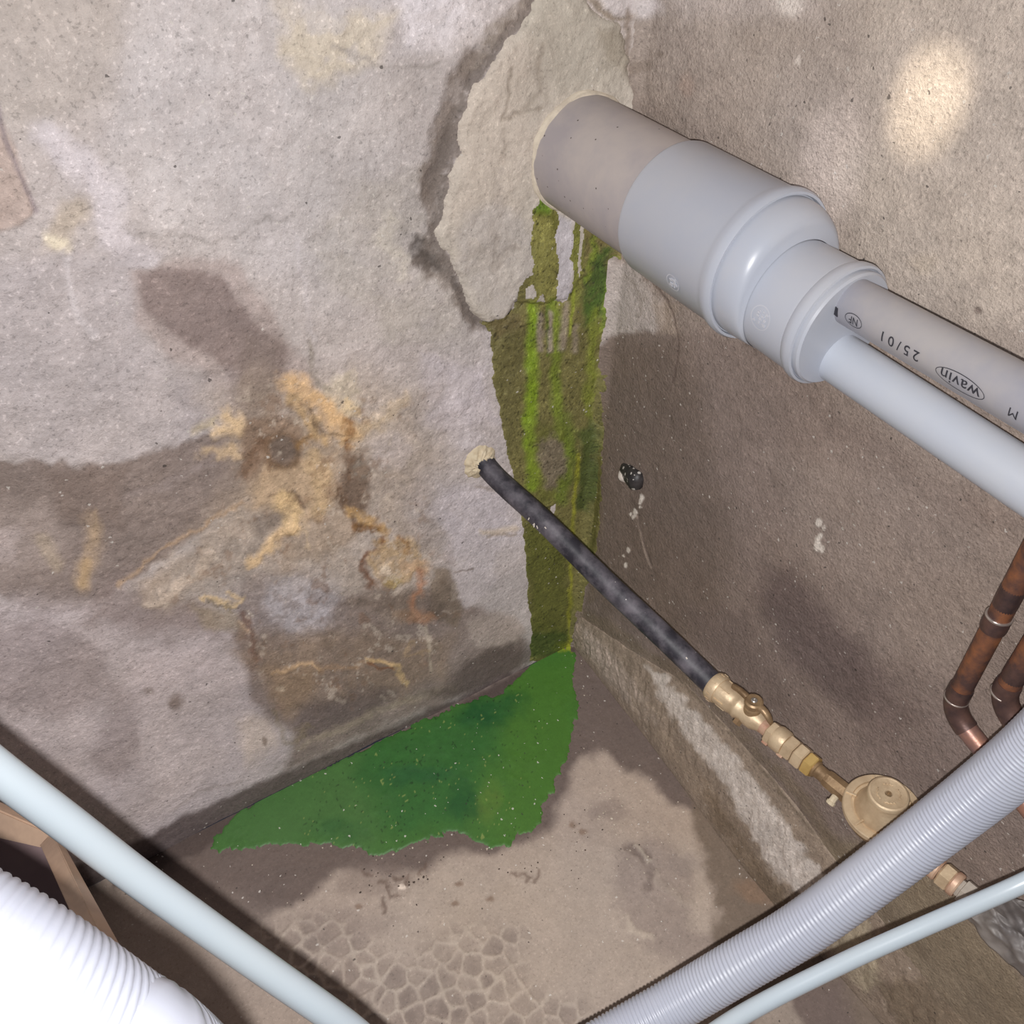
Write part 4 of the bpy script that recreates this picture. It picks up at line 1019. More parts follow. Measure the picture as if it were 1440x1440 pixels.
def emboss(parent, rad, px, py, t0, t1, off=0.0, sz=0.0075):
    oo = PO + np.array([0, 0, off])
    T, th = axis_map(oo, PA, rad, px, py, t0, t1)
    bm = bmesh.new()
    ring_mark(bm, oo, PA, rad, T, th, sz, sz, 0.0008, lift=0.0006)
    random.seed(int(px))
    for k in range(16):
        a_ = random.uniform(-0.62, 0.62) * sz; b_ = random.uniform(-0.62, 0.62) * sz
        c = on_cyl(oo, PA, rad + 0.0004, T + a_, th + b_ / rad)
        n = (c - Vector(oo) - Vector((0, (c - Vector(oo)).y, 0))).normalized()
        boxv(bm, c, n * 0.0003, Vector((0, 1, 0)) * random.uniform(0.0005, 0.0012), n.cross(Vector((0, 1, 0))) * random.uniform(0.0004, 0.001))
    return obj('embossed_mark', bm, M['pvc_scuff'], parent, smooth=False)
emboss(sock, 0.0522, 947, 397, 0.13, 0.22, sz=0.0068)
emboss(sleeve, 0.0401, 1070, 447, 0.25, 0.31, DZ, sz=0.0085)

# the two thinner pipes that leave the reducer
def straight(p0, p1, ext):
    d = (p1 - p0); return p0, p0 + d * ext
def zat(px, py, y):
    return float((y - CAM[1]) / (R @ np.array([(px - 720) / F, (py - 720) / F, 1.0]))[1])
zb0 = zat(1199, 424, 0.3015)
b0, b1 = P(1199, 424, zb0), P(1440, 559, zb0 * 0.81)
d_ = (b1 - b0) / np.linalg.norm(b1 - b0)
up0 = b0 - d_ * 0.014; UL = 0.34; UR = 33.5 * zb0 / F
upper = thing('waste_pipe', 'upper thin grey pipe with black print leaving the reducer', 'pipe', tuple(up0), 'thin pipes leaving the reducer')
bm = bmesh.new(); lathe(bm, up0, d_, [(0, UR), (UL, UR), (UL, UR - 0.002), (UL - 0.03, UR - 0.002)], 48)
body = obj('pipe_body', bm, M['pvc_branch'], upper, angle=0.6)

def wrap_text(txt, px, py, height, squeeze=1.0, spacing=1.0, bold=0.0):
    """upside-down print on the upper pipe, reading from lower right to upper left"""
    T, th = axis_map(up0, d_, UR, px, py, 0.0, 0.26)
    T2, th2 = axis_map(up0, d_, UR, px - 4, py + 8, 0.0, 0.26)
    sg = 1.0 if ((th2 - th + math.pi) % (2 * math.pi) - math.pi) > 0 else -1.0      # glyph tops point down-left
    cu = bpy.data.curves.new('print', 'FONT'); cu.body = txt; cu.size = height * 1.35; cu.space_character = spacing
    cu.align_x = 'CENTER'; cu.align_y = 'CENTER'; cu.offset = bold; cu.resolution_u = 4
    to = bpy.data.objects.new('print', cu); COL.objects.link(to)
    bpy.context.view_layer.update()
    dg = bpy.context.evaluated_depsgraph_get()
    me = bpy.data.meshes.new_from_object(to.evaluated_get(dg))
    bpy.data.objects.remove(to); bpy.data.curves.remove(cu)
    bm = bmesh.new(); bm.from_mesh(me); bpy.data.meshes.remove(me)
    bmesh.ops.triangulate(bm, faces=bm.faces[:])
    for _ in range(2):
        bmesh.ops.subdivide_edges(bm, edges=[e for e in bm.edges if e.calc_length() > 0.0012], cuts=1)
    for v in bm.verts:
        x_, y_ = v.co.x * squeeze, v.co.y
        v.co = on_cyl(up0, d_, UR + 0.00025, T - x_, th + sg * y_ / UR)
    return bm, T, th
for txt, px, py, hh, sq, sp, oval in (('NF', 1200, 451, 0.0050, 1.0, 1.0, (0.0078, 0.0042)), ('25/01', 1264, 486, 0.0064, 1.2, 1.45, None),
                                      ('wavin', 1349, 538, 0.0070, 1.25, 1.05, (0.0175, 0.0050)), ('M', 1425, 581, 0.0052, 1.2, 1.0, None)):
    bm, T, th = wrap_text(txt, px, py, hh, sq, sp, 0.0 if txt == 'M' else 0.00006)
    if oval: ring_mark(bm, up0, d_, UR, T, th, oval[0], oval[1], 0.0005, 0.00025)
    obj('print', bm, M['ink'], body, smooth=False)
bm = bmesh.new()     # black pen tick where the pipe enters
T, th = axis_map(up0, d_, UR, 1174, 436, 0.0, 0.1)
for k in range(3):
    c = on_cyl(up0, d_, UR + 0.0001, T + 0.0012 * k, th + 0.02 * k); n = (c - on_cyl(up0, d_, 0, T, th)).normalized()
    boxv(bm, c, n * 0.0002, Vector(d_) * 0.0006, n.cross(Vector(d_)) * 0.003)
obj('pen_mark', bm, M['ink'], body, smooth=False)

zc0 = zat(1179, 503, 0.3015); LR = 35.5 * zc0 / F
c0, c1 = P(1179, 503, zc0), P(1440, 676, zc0 * 0.86)
e_ = (c1 - c0) / np.linalg.norm(c1 - c0); lo0 = c0 - e_ * 0.014
lower = thing('waste_pipe', 'lower thin pale grey pipe without print leaving the reducer', 'pipe', tuple(lo0), 'thin pipes leaving the reducer')
bm = bmesh.new(); lathe(bm, lo0, e_, [(0, LR), (0.27, LR), (0.27, LR - 0.002), (0.24, LR - 0.002)], 48)
obj('pipe_body', bm, M['pvc_light'], lower, angle=0.6)

# ------------------------------------------------------------------ mortar round the holes (parts of the left wall)
def mortar_ring(name, ctr, rin, rout, hgt, mat, seed, nrad=14, seg=90, el=1.0):
    bm = bmesh.new(); rows = []
    for i in range(nrad):
        q_ = i / (nrad - 1); row = []
        for k in range(seg):
            a_ = 2 * math.pi * k / seg
            ca, sa = math.cos(a_), math.sin(a_)
            nn = float(fbm(np.array([ca * 1.6 + seed]), np.array([sa * 1.6]), 4, seed)[0])
            n2 = float(fbm(np.array([ca * 6 + q_ * 5]), np.array([sa * 6]), 3, seed + 3)[0])
            r = rin + (rout * (1 + (0.30 if rout < 0.04 else 0.07) * nn) - rin) * q_
            x_ = ctr[0] + r * ca; z_ = ctr[2] + r * sa * el
            hb = float(_hs(L_, max(x_, 0), z_, 0.0015))
            h_ = hgt * (1 - q_ ** 1.5) * (1 + 0.5 * n2)
            row.append(bm.verts.new((max(x_, 0.0005), hb + h_ - (0.0015 if i == nrad - 1 else 0) + ctr[1], z_)))
        rows.append(row)
    for A, B in zip(rows[:-1], rows[1:]):
        for k in range(seg):
            k2 = (k + 1) % seg; bm.faces.new((A[k], A[k2], B[k2], B[k]))
    return obj(name, bm, mat, wl)
mortar_ring('mortar_lip', (0.055, 0.003, 0.7226), 0.0470, 0.0505, 0.0030, M['plaster_lip'], 11)['label'] = 'thin cream mortar bead round the drain pipe'
BH = hit(682, 650, 1)
mortar_ring('mortar_collar', (BH[0] + 0.006, 0.0, BH[2] + 0.003), 0.006, 0.0215, 0.006, M['plaster'], 23)['label'] = 'cream mortar collar round the black pipe'

# ------------------------------------------------------------------ black water pipe and its brass fittings
A0 = hit(1008, 967, 0, 0.068); B0 = hit(1390, 1281, 0, 0.043)
CH = (B0 - A0) / np.linalg.norm(B0 - A0)
ctrl = [hit(682, 650, 1) - np.array([0.01, 0.03, -0.02]), hit(684, 655, 1), hit(765, 733, 0, 0.126), hit(850, 817, 0, 0.104), hit(935, 897, 0, 0.085), A0 - CH * 0.002 + 0, A0 + CH * 0.012]
pts, tt = resample(catmull(ctrl, 24), 0.004)
bwp = thing('water_pipe', 'black dusty plastic water pipe running from the left wall to the brass valve', 'pipe', tuple(ctrl[1]))
def rf(i, th, r, u, v):
    return r * (1 + 0.02 * math.sin(th * 2 + i * 0.07) + 0.018 * float(fbm(np.array([i * 0.35]), np.array([math.cos(th) * 1.5 + math.sin(th) * 2.1]), 3, 5)[0]))
bm = bmesh.new(); sweep(bm, pts, 0.0117, 32, rf)
bb = obj('pipe_body', bm, M['pe'], bwp)
# white scratches on it
def near_pipe(px, py):
    X, Y, Z = proj(pts); i = int(np.argmin((X - px) ** 2 + (Y - py) ** 2)); i = min(max(i, 1), len(pts) - 2)
    c = Vector(pts[i]); a = (Vector(pts[i + 1]) - Vector(pts[i - 1])).normalized()
    d = Vector(CAM) - c; w = (d - a * d.dot(a)).normalized(); s_ = a.cross(w)
    # offset of the pixel from the axis
    Xs, Ys, _ = proj(np.array(c + s_ * 0.01)); off = ((px - X[i]) * (Xs - X[i]) + (py - Y[i]) * (Ys - Y[i])) / ((Xs - X[i]) ** 2 + (Ys - Y[i]) ** 2) * 0.01
    off = max(-0.0105, min(0.0105, off)); up_ = math.sqrt(0.0118 ** 2 - off ** 2)
    return c + s_ * off + w * up_, a, s_, (s_ * off + w * up_).normalized()
for (px, py, l, wdt, rot) in ((752, 737, 0.0035, 0.0008, 0.9), (756, 741, 0.0025, 0.0006, 0.5), (748, 732, 0.002, 0.0006, 1.2), (747, 741, 0.0014, 0.0006, 0.2), (770, 745, 0.0012, 0.0005, 0.1), (965, 925, 0.0010, 0.0006, 0.3)):
    c, a, s_, n = near_pipe(px, py)
    dd = (a * math.cos(rot) + s_ * math.sin(rot)); bm = bmesh.new(); boxv(bm, c, dd * l, n.cross(dd) * wdt, n * 0.0003)
    obj('scratch', bm, M['plaster_w'], bb, smooth=False)

def st(px):
    """distance along the brass run for a photo column"""
    lo_, hi_ = -0.05, 0.5
    for _ in range(40):
        mid = (lo_ + hi_) / 2
        if proj(A0 + CH * mid)[0] < px: lo_ = mid
        else: hi_ = mid
    return lo_
def rr(px, w):   # w = half-width in pixels there
    return w * proj(A0 + CH * st(px))[2] / F
def seg_(bm, stations, seg=40, phase=0.0):
    lathe(bm, A0, CH, [(st(x), rr(x, w) if w else 0.0) for x, w in stations], seg, phase=phase)
UPV = (Vector((0, 0, 1)) - Vector(CH) * CH[2]).normalized()
SDV = Vector(CH).cross(UPV)

valve = thing('ball_valve', 'brass valve with butterfly lever at the end of the black pipe', 'valve', tuple(A0 + CH * st(1030)))
bm = bmesh.new(); seg_(bm, [(1003, 14), (1003, 20.5), (1005, 21.8), (1012, 21.8), (1014, 20.5), (1014, 18)])
for k in range(14):   # grip notches of the collar
    th = 2 * math.pi * k / 14; n = UPV * math.cos(th) + SDV * math.sin(th)
    boxv(bm, Vector(A0) + Vector(CH) * st(1008.5) + n * (rr(1008, 21.6)), Vector(CH) * 0.0022, n.cross(Vector(CH)) * 0.0008, n * 0.0006)
obj('collar', bm, M['brass'], valve, angle=0.5)
bm = bmesh.new(); seg_(bm, [(1013, 15), (1013, 19.2), (1032, 18.6), (1033, 17.8), (1038, 17.5), (1040, 18.8), (1042, 18.6), (1044, 16.5), (1049, 15.5), (1056, 16.8), (1063, 16.2), (1069, 12.5), (1074, 11), (1086, 10.6)])
for k in range(6):
    th = 2 * math.pi * (k + 0.35) / 6; n = UPV * math.cos(th) + SDV * math.sin(th)
    boxv(bm, Vector(A0) + Vector(CH) * st(1022) + n * rr(1022, 18.8), Vector(CH) * 0.0055, n.cross(Vector(CH)) * 0.0007, n * 0.0011)
obj('valve_body', bm, M['brass'], valve, angle=0.6)
bm = bmesh.new(); seg_(bm, [(1073, 10), (1073, 11.4), (1082, 11.2), (1082, 10)])
obj('neck', bm, M['brass_p'], valve, angle=0.5)['label'] = 'reddish neck'
vb = Vector(A0) + Vector(CH) * st(1056)
bm = bmesh.new(); lathe(bm, vb, UPV, [(0.006, 0.0082), (0.013, 0.0078), (0.0135, 0.0062), (0.017, 0.0055), (0.017, 0)], 32)
obj('bonnet', bm, M['brass_d'], valve, angle=0.6)
# lever: round hub with two wings along the pipe
bm = bmesh.new()
lathe(bm, vb + UPV * 0.016, UPV, [(0, 0), (0, 0.0080), (0.0015, 0.0087), (0.0055, 0.0085), (0.0068, 0.0070), (0.0062, 0.0045), (0.0062, 0)], 36)
def wing(bm, sgn, L1, drop, wid):
    secs = []
    for k in range(9):
        q_ = k / 8
        c = vb + UPV * (0.0185 + 0.002 * math.sin(q_ * 3.0) - drop * q_ ** 2.2) + Vector(CH) * sgn * (0.004 + L1 * q_)
        w_ = wid * (1 - 0.25 * q_) if q_ < 0.9 else wid * 0.5
        secs.append([bm.verts.new(c + SDV * (w_ * math.cos(a_)) + UPV * (0.0032 * math.sin(a_))) for a_ in [2 * math.pi * j / 14 for j in range(14)]])
    for A, B in zip(secs[:-1], secs[1:]):
        for j in range(14): bm.faces.new((A[j], A[(j + 1) % 14], B[(j + 1) % 14], B[j]))
    bm.faces.new(secs[0]); bm.faces.new(secs[-1])
wing(bm, -1, 0.0215, 0.000, 0.0036); wing(bm, 1, 0.0180, 0.007, 0.0042)
lev = obj('lever', bm, M['brass_d'], valve, angle=0.7); lev['label'] = 'dark brass butterfly lever'
bm = bmesh.new(); lathe(bm, vb + UPV * 0.0220, UPV, [(0, 0.0030), (0.0012, 0.0030), (0.0018, 0.0022), (0.0018, 0.0012), (0.0008, 0.0011), (0.0008, 0)], 20)
obj('screw', bm, M['steel'], lev, angle=0.6)
dcp = Vector(A0) + Vector(CH) * st(1048); dd = (Vector((0.75, 0.25, -0.75)) - Vector(CH) * Vector((0.75, 0.25, -0.75)).dot(Vector(CH))).normalized()
bm = bmesh.new(); lathe(bm, dcp, dd, [(0.008, 0.0046), (0.0150, 0.0044), (0.0150, 0.0030), (0.0135, 0.0026), (0.0135, 0)], 6, phase=0.3)
obj('drain_cap', bm, M['brass_d'], valve, smooth=False)

chk = thing('brass_coupling', 'row of brass hexagon nuts between the lever valve and the round regulator', 'pipe fitting', tuple(A0 + CH * st(1110)))
for (x0, x1, w, mt, ph) in ((1082, 1091, 17.5, 'brass', 0.2), (1106, 1119, 18.2, 'brass', 0.15), (1120, 1133, 18.5, 'brass', 0.2), (1134, 1146, 17.6, 'brass_y', 0.2)):
    bm = bmesh.new(); seg_(bm, [(x0, 8), (x0, w * 0.9), (x0 + 1.2, w), (x1 - 1.2, w), (x1, w * 0.9), (x1, 8)], 6, ph)
    obj('hex_nut', bm, M[mt], chk, smooth=False)
bm = bmesh.new(); seg_(bm, [(1090, 10), (1090, 16.8), (1093, 18.4), (1103, 18.4), (1106, 16.8), (1106, 10)])
obj('round_sleeve', bm, M['brass'], chk, angle=0.5)
bm = bmesh.new(); seg_(bm, [(1145, 9), (1145, 12), (1149, 12.6), (1150, 10.5), (1168, 10.5)])
obj('threaded_neck', bm, M['brass_d'], chk, angle=0.5)
for k, (x, off) in enumerate(((1083, 1), (1104, 1))):   # small tabs under the nuts
    c = Vector(A0) + Vector(CH) * st(x + 3) + dd * 0.0105
    bm = bmesh.new(); boxv(bm, c, Vector(CH) * 0.003, dd * 0.002, dd.cross(Vector(CH)) * 0.003, 0.0006)
    obj('lug', bm, M['brass_p'], chk)

# pressure regulator
RC = Vector(A0) + Vector(CH) * st(1235)
reg = thing('pressure_regulator', 'round brass pressure regulator with a domed cap beside the corrugated hose', 'regulator', tuple(RC))
Z = Vector((0.07, -0.09, 1)).normalized()
bm = bmesh.new()
lathe(bm, RC, Z, [(-0.020, 0), (-0.020, 0.010), (-0.017, 0.0135), (-0.008, 0.0185), (0.002, 0.0250), (0.009, 0.0285), (0.0145, 0.0298)], 56)
obj('bowl', bm, M['brass_d'], reg, angle=0.7)
bm = bmesh.new(); seg_(bm, [(1162, 8), (1162, 12.5), (1166, 13.5), (1180, 14), (1196, 14.5), (1212, 14.5)], 8, 0.2)
obj('inlet', bm, M['brass_d'], reg, smooth=False)
bm = bmesh.new()
lathe(bm, RC, Z, [(0.0140, 0.0270), (0.0140, 0.0303), (0.0150, 0.0310), (0.0190, 0.0310), (0.0200, 0.0302), (0.0200, 0.0246), (0.0178, 0.0242), (0.0172, 0.018)], 64)
fg = obj('flange', bm, M['brass'], reg, angle=0.5)
a_, u_, v_ = frame(Z)
cdir = Vector(CAM) - RC; cdir = (cdir - Z * cdir.dot(Z)).normalized()
for k in range(6):
    th = 2 * math.pi * k / 6 + 0.55
    n = cdir * math.cos(th) + Z.cross(cdir) * math.sin(th)
    bm = bmesh.new(); boxv(bm, RC + Z * 0.0200 + n * 0.0255, n * 0.0042, Z.cross(n) * 0.0009, Z * 0.0010, 0.0003)
    obj('rib', bm, M['brass'], fg)
bm = bmesh.new()
lathe(bm, RC, Z, [(0.0172, 0.0222), (0.0200, 0.0212), (0.0260, 0.0188), (0.0310, 0.0166), (0.0350, 0.0154), (0.0375, 0.0150), (0.0375, 0.010)], 56)
obj('bonnet', bm, M['brass'], reg, angle=0.7)
bm = bmesh.new()
lathe(bm, RC, Z, [(0.0368, 0.010), (0.0368, 0.0148), (0.0378, 0.0158), (0.0410, 0.0160), (0.0424, 0.0152), (0.0430, 0.0138), (0.0424, 0.0126), (0.0424, 0.003), (0.0405, 0.0018), (0.0405, 0)], 56)
cp = obj('cap', bm, M['brass'], reg, angle=0.6)
bm = bmesh.new()
for (a0, a1, r0) in ((0.3, 1.5, 0.0085), (1.9, 2.9, 0.0085), (3.5, 4.5, 0.0085), (5.0, 5.9, 0.0085)):   # raised arc marks cast in the cap
    ps = [RC + Z * 0.0426 + (u_ * math.cos(a0 + (a1 - a0) * k / 10) + v_ * math.sin(a0 + (a1 - a0) * k / 10)) * (r0 + 0.0006 * math.sin(k * 2.1)) for k in range(11)]
    sweep(bm, ps, 0.00045, 6)
obj('cast_mark', bm, M['brass'], cp)
bm = bmesh.new(); lathe(bm, RC + Z * 0.0418, Z, [(0, 0.0022), (0.0012, 0.0022), (0.0012, 0.0011), (-0.0005, 0.0010), (-0.0005, 0)], 16)
obj('adjusting_screw', bm, M['brass_d'], cp, angle=0.5)
pc = Vector(P(1171, 1125, float(proj(A0 + CH * st(1171))[2]) - 0.014))
bm = bmesh.new(); lathe(bm, pc - dd * 0.004, dd, [(0, 0.003), (0.005, 0.003), (0.006, 0.0040), (0.0082, 0.0038), (0.0086, 0.003), (0.0086, 0)], 10)
obj('white_plug', bm, M['plaster'], reg, smooth=False)['label'] = 'small whitish plug on the inlet'

out = thing('pipe_coupling', 'pinkish brass coupling and nuts between the grey hose and white cable', 'pipe fitting', tuple(A0 + CH * st(1330)))
bm = bmesh.new(); seg_(bm, [(1258, 9), (1258, 13), (1300, 13), (1303, 15), (1311, 15.5), (1313, 13)], 10, 0.2)
obj('tail_piece', bm, M['nickel'], out, smooth=False)
bm = bmesh.new(); seg_(bm, [(1311, 9), (1311, 15.5), (1313, 17), (1320, 17.5), (1322, 15), (1322, 10)])
obj('ring', bm, M['brass_p'], out, angle=0.5)
bm = bmesh.new(); seg_(bm, [(1323, 9), (1323, 16), (1325, 19), (1338, 19), (1340, 16), (1340, 9)], 6, 0.25)
obj('hex_nut', bm, M['brass'], out, smooth=False)
bm = bmesh.new(); seg_(bm, [(1339, 9), (1339, 17), (1341, 18.5), (1347, 18.5), (1349, 17), (1349, 10)])
obj('ring', bm, M['brass_p'], out, angle=0.5)
bm = bmesh.new(); seg_(bm, [(1348, 9), (1348, 14), (1353, 14), (1354, 19), (1366, 19), (1368, 17), (1368, 13), (1400, 13), (1400, 0)], 6, 0.2)
obj('hex_nut', bm, M['nickel'], out, smooth=False)

# crumpled grey sheet at the end of the run
nb = 56
UU, VV = np.meshgrid(np.linspace(0, 1, nb), np.linspace(0, 1, nb), indexing='ij')
cn = [(1358, 1292), (1410, 1248), (1540, 1330), (1500, 1440)]
X = (1 - UU) * (1 - VV) * cn[0][0] + (1 - UU) * VV * cn[1][0] + UU * VV * cn[2][0] + UU * (1 - VV) * cn[3][0]
Y = (1 - UU) * (1 - VV) * cn[0][1] + (1 - UU) * VV * cn[1][1] + UU * VV * cn[2][1] + UU * (1 - VV) * cn[3][1]
X = X + 5 * fbm(UU * 5, VV * 5, 3, 811); Y = Y + 6 * fbm(UU * 5 + 9, VV * 5, 3, 812)
ang = (VV - 0.5) * math.pi
Zd = 0.640 - 0.026 * np.cos(ang) - 0.05 * UU + 0.016 * np.abs(fbm(UU * 3.5, VV * 3.5, 2, 813)) - 0.006 * np.abs(fbm(UU * 8 + VV * 3, VV * 5, 2, 814))
co = np.stack([P(x, y, z) for x, y, z in zip(X.ravel(), Y.ravel(), Zd.ravel())])
bm = bmesh.new(); vs = [bm.verts.new(c) for c in co]
for i in range(nb - 1):
    for j in range(nb - 1):
        bm.faces.new((vs[i * nb + j], vs[(i + 1) * nb + j], vs[(i + 1) * nb + j + 1], vs[i * nb + j + 1]))
bmesh.ops.recalc_face_normals(bm, faces=bm.faces[:])
bmesh.ops.solidify(bm, geom=bm.faces[:], thickness=0.0006)
tag(obj('plastic_sheet', bm, M['bag'], origin=co[nb * nb // 2]), 'crumpled grey plastic sheet below the white cable at the right edge', 'plastic sheet')

# ------------------------------------------------------------------ copper pipes on the right wall
CX = 0.030
def copper(name, label, pix, collars, elbow_r):
    pw = [hit(x, y, 0, CX) for x, y in pix]
    th_ = thing(name, label, 'pipe', tuple(pw[1]), 'copper pipes on the right wall')
    return th_, pw
def fillet3(p0, p1, p2, rad, n=10):
    """centre line p0-p1-p2 with a rounded corner"""
    p0, p1, p2 = Vector(p0), Vector(p1), Vector(p2)
    a = p1 + (p0 - p1).normalized() * rad; b = p1 + (p2 - p1).normalized() * rad
    return [a.lerp(p1, q_).lerp(p1.lerp(b, q_), q_) for q_ in [k / n for k in range(n + 1)]]
def build_copper(label, top, corner, far, cols):
    p0, p1, p2 = [hit(x, y, 0, CX) for x, y in (top, corner, far)]
    p0 = Vector(p1) + (Vector(p0) - Vector(p1)) * 1.5
    t_ = thing('copper_pipe', label, 'pipe', tuple(p1), 'copper pipes on the right wall')
    arc = fillet3(p0, p1, p2, 0.017)
    bm = bmesh.new(); sweep(bm, [Vector(p0), arc[0]], 0.0074, 28); obj('riser', bm, M['copper'], t_, angle=0.8)
    bm = bmesh.new(); sweep(bm, arc, [0.0083] * len(arc), 28); el = obj('elbow', bm, M['copper_dark'], t_, angle=0.8)
    bm = bmesh.new(); sweep(bm, [arc[-1], Vector(p2)], 0.0074, 28); obj('branch', bm, M['copper_pink'], t_, angle=0.8)
    ax = (Vector(p0) - Vector(p1)).normalized()
    def ring_at(px, py, w, r, mt, nm, lab=None):
        best = min((k / 400 for k in range(401)), key=lambda q_: (proj(np.array(Vector(p1).lerp(Vector(p0), q_)))[0] - px) ** 2 + (proj(np.array(Vector(p1).lerp(Vector(p0), q_)))[1] - py) ** 2)
        c = Vector(p1).lerp(Vector(p0), best)
        bm = bmesh.new(); lathe(bm, c, ax, [(-w, 0.006), (-w, r * 0.96), (-w * 0.6, r), (w * 0.6, r), (w, r * 0.96), (w, 0.006)], 28)
        o_ = obj(nm, bm, M[mt], t_, angle=0.8)
        if lab: o_['label'] = lab
    for c in cols: ring_at(*c)
    return t_
build_copper('left copper pipe coming down the right wall to an elbow above the grey hose', (1440, 800), (1337, 997), (1470, 1165),
             [(1409, 879, 0.0065, 0.0085, 'copper_dark', 'collar'), (1413, 871, 0.0009, 0.0087, 'solder', 'solder_ring'), (1349, 973, 0.0060, 0.0084, 'copper_dark', 'collar'), (1345, 981, 0.0008, 0.0087, 'solder', 'solder_ring'), (1430, 845, 0.010, 0.0076, 'copper_dark', 'tarnish_band')])
build_copper('right copper pipe with a blackened elbow cut off by the photo edge', (1475, 872), (1405, 985), (1520, 1135),
             [(1418, 968, 0.0050, 0.0084, 'copper_dark', 'collar'), (1415, 976, 0.0008, 0.0087, 'solder', 'solder_ring'), (1432, 946, 0.008, 0.0076, 'copper_dark', 'tarnish_band')])

# ------------------------------------------------------------------ corrugated hose and cable hanging in front
hc = [P(1680, 850, 0.38), P(1560, 950, 0.445), P(1440, 1064, 0.508), P(1298, 1178, 0.565), P(1140, 1297, 0.605), P(1040, 1358, 0.625), P(935, 1420, 0.640), P(800, 1500, 0.62), P(620, 1640, 0.48), P(420, 1700, 0.27), P(215, 1572, 0.160), P(110, 1506, 0.148), P(-60, 1400, 0.140), P(-230, 1320, 0.140), P(-420, 1270, 0.15)]
HR, PITCH = 0.0182, 0.0033
raw = catmull(hc, 30)
h1, _ = resample(raw[:int(8.9 * 30)], PITCH / 4)
h2, _ = resample(raw[int(8.9 * 30) - 1:], PITCH / 8)
hp = np.concatenate([h1, h2[1:]])
L0 = hp[0]
ribs = np.array([1.0, 0.985, 0.925, 0.985])
RM = R[:, 1]
seamdir = None
def hrf(i, th, r, u, v):
    n = u * math.cos(th) + v * math.sin(th)
    p = hp[i]; view = (Vector(CAM) - Vector(p)).normalized()
    j = min(max(i, 1), len(hp) - 2)
    a = (Vector(hp[j + 1]) - Vector(hp[j - 1])).normalized()
    side = a.cross(view).normalized()
    k = n.dot(side * SEAM + view * 0.55)
    base = ribs[i % 4]
    if i > len(h1): base = 1 - (1 - base) * 0.28
    if i < SEAM_END:
        m_ = max(0.0, min(1.0, (k - 0.86) / 0.05)) * max(0.0, min(1.0, (SEAM_END - i) / 60))
        base = base * (1 - m_) + 0.985 * m_
    return r * base
X_, Y_, Z_ = proj(hp)
SEAM_END = int(np.argmin((X_ - 1070) ** 2 + (Y_ - 1340) ** 2))
# which side points to the upper left of the picture
j = SEAM_END // 2; a = Vector(hp[j + 1]) - Vector(hp[j - 1]); view = (Vector(CAM) - Vector(hp[j])); sd_ = a.cross(view).normalized()
xx, yy, _ = proj(np.array(Vector(hp[j]) + sd_ * 0.01)); SEAM = 0.835 if (xx - X_[j]) + (yy - Y_[j]) < 0 else -0.835
bm = bmesh.new(); sweep(bm, hp, HR, 36, hrf)
ho = obj('corrugated_hose', bm, M['conduit'], origin=hp[0])
tag(ho, 'light grey corrugated hose sagging across the foreground, glaring white at lower left', 'hose')

cc = [P(1700, 1110, 0.48), P(1560, 1180, 0.50), P(1440, 1241, 0.525), P(1290, 1307, 0.53), P(1180, 1357, 0.53), P(1046, 1426, 0.52), P(900, 1520, 0.48), P(720, 1580, 0.41), P(580, 1514, 0.345), P(483, 1440, 0.325), P(389, 1374, 0.31), P(292, 1305, 0.295), P(194, 1234, 0.28), P(98, 1160, 0.265), P(0, 1086, 0.252), P(-120, 990, 0.24), P(-300, 850, 0.23)]
cp_, _ = resample(catmull(cc, 20), 0.004)
bm = bmesh.new(); sweep(bm, cp_, 0.0056, 32)
ca = obj('cable', bm, M['cable'], origin=cp_[0])
tag(ca, 'smooth pale blue-white cable crossing the lower left and lower right corners', 'cable')

# ------------------------------------------------------------------ wooden frame corner at lower left, close to the camera
def slab(bm, front, thick):
    """front = 4 points; a plate with that front and a thickness away from the camera"""
    fr = [Vector(p) for p in front]
    n = (fr[1] - fr[0]).cross(fr[3] - fr[0]).normalized()
    if n.dot(Vector(CAM) - fr[0]) > 0: n = -n
    a = [bm.verts.new(p) for p in fr]; b = [bm.verts.new(p + n * thick) for p in fr]
    bm.faces.new(a); bm.faces.new(b)
    for k in range(4): bm.faces.new((a[k], a[(k + 1) % 4], b[(k + 1) % 4], b[k]))
    return bm
K1 = P(74, 1176, 0.300)
tray = thing('wooden_frame', 'corner of a raw wooden frame below the cable at the left edge', 'frame', tuple(K1))
bm = bmesh.new(); slab(bm, [P(74, 1172, 0.300), P(56, 1192, 0.300), P(-260, 1120, 0.34), P(-230, 1040, 0.34)], 0.008)
bmesh.ops.bevel(bm, geom=bm.edges[:], offset=0.0006, segments=2, affect='EDGES')
obj('rail', bm, M['wood'], tray, angle=0.5)
# the stile: two visible faces meeting in a ridge, coming towards the camera
f0 = [P(56, 1188, 0.300), P(74, 1172, 0.300), P(90, 1188, 0.306)]
f1 = [P(160, 1420, 0.188), P(200, 1440, 0.186), P(232, 1440, 0.192)]
back0 = P(74, 1196, 0.312); back1 = P(200, 1450, 0.200)
bm = bmesh.new()
A = [bm.verts.new(p) for p in f0 + [back0]]; nst = 1
B = [bm.verts.new(p) for p in f1 + [back1]]
for k in range(4): bm.faces.new((A[k], A[(k + 1) % 4], B[(k + 1) % 4], B[k]))
bm.faces.new(A); bm.faces.new(B)
bmesh.ops.bevel(bm, geom=bm.edges[:], offset=0.0003, segments=2, affect='EDGES')
obj('stile', bm, M['wood'], tray, angle=0.3)
bm = bmesh.new(); slab(bm, [P(84, 1180, 0.335), P(-240, 1060, 0.36), P(-200, 1560, 0.30), P(220, 1500, 0.30)], 0.003)
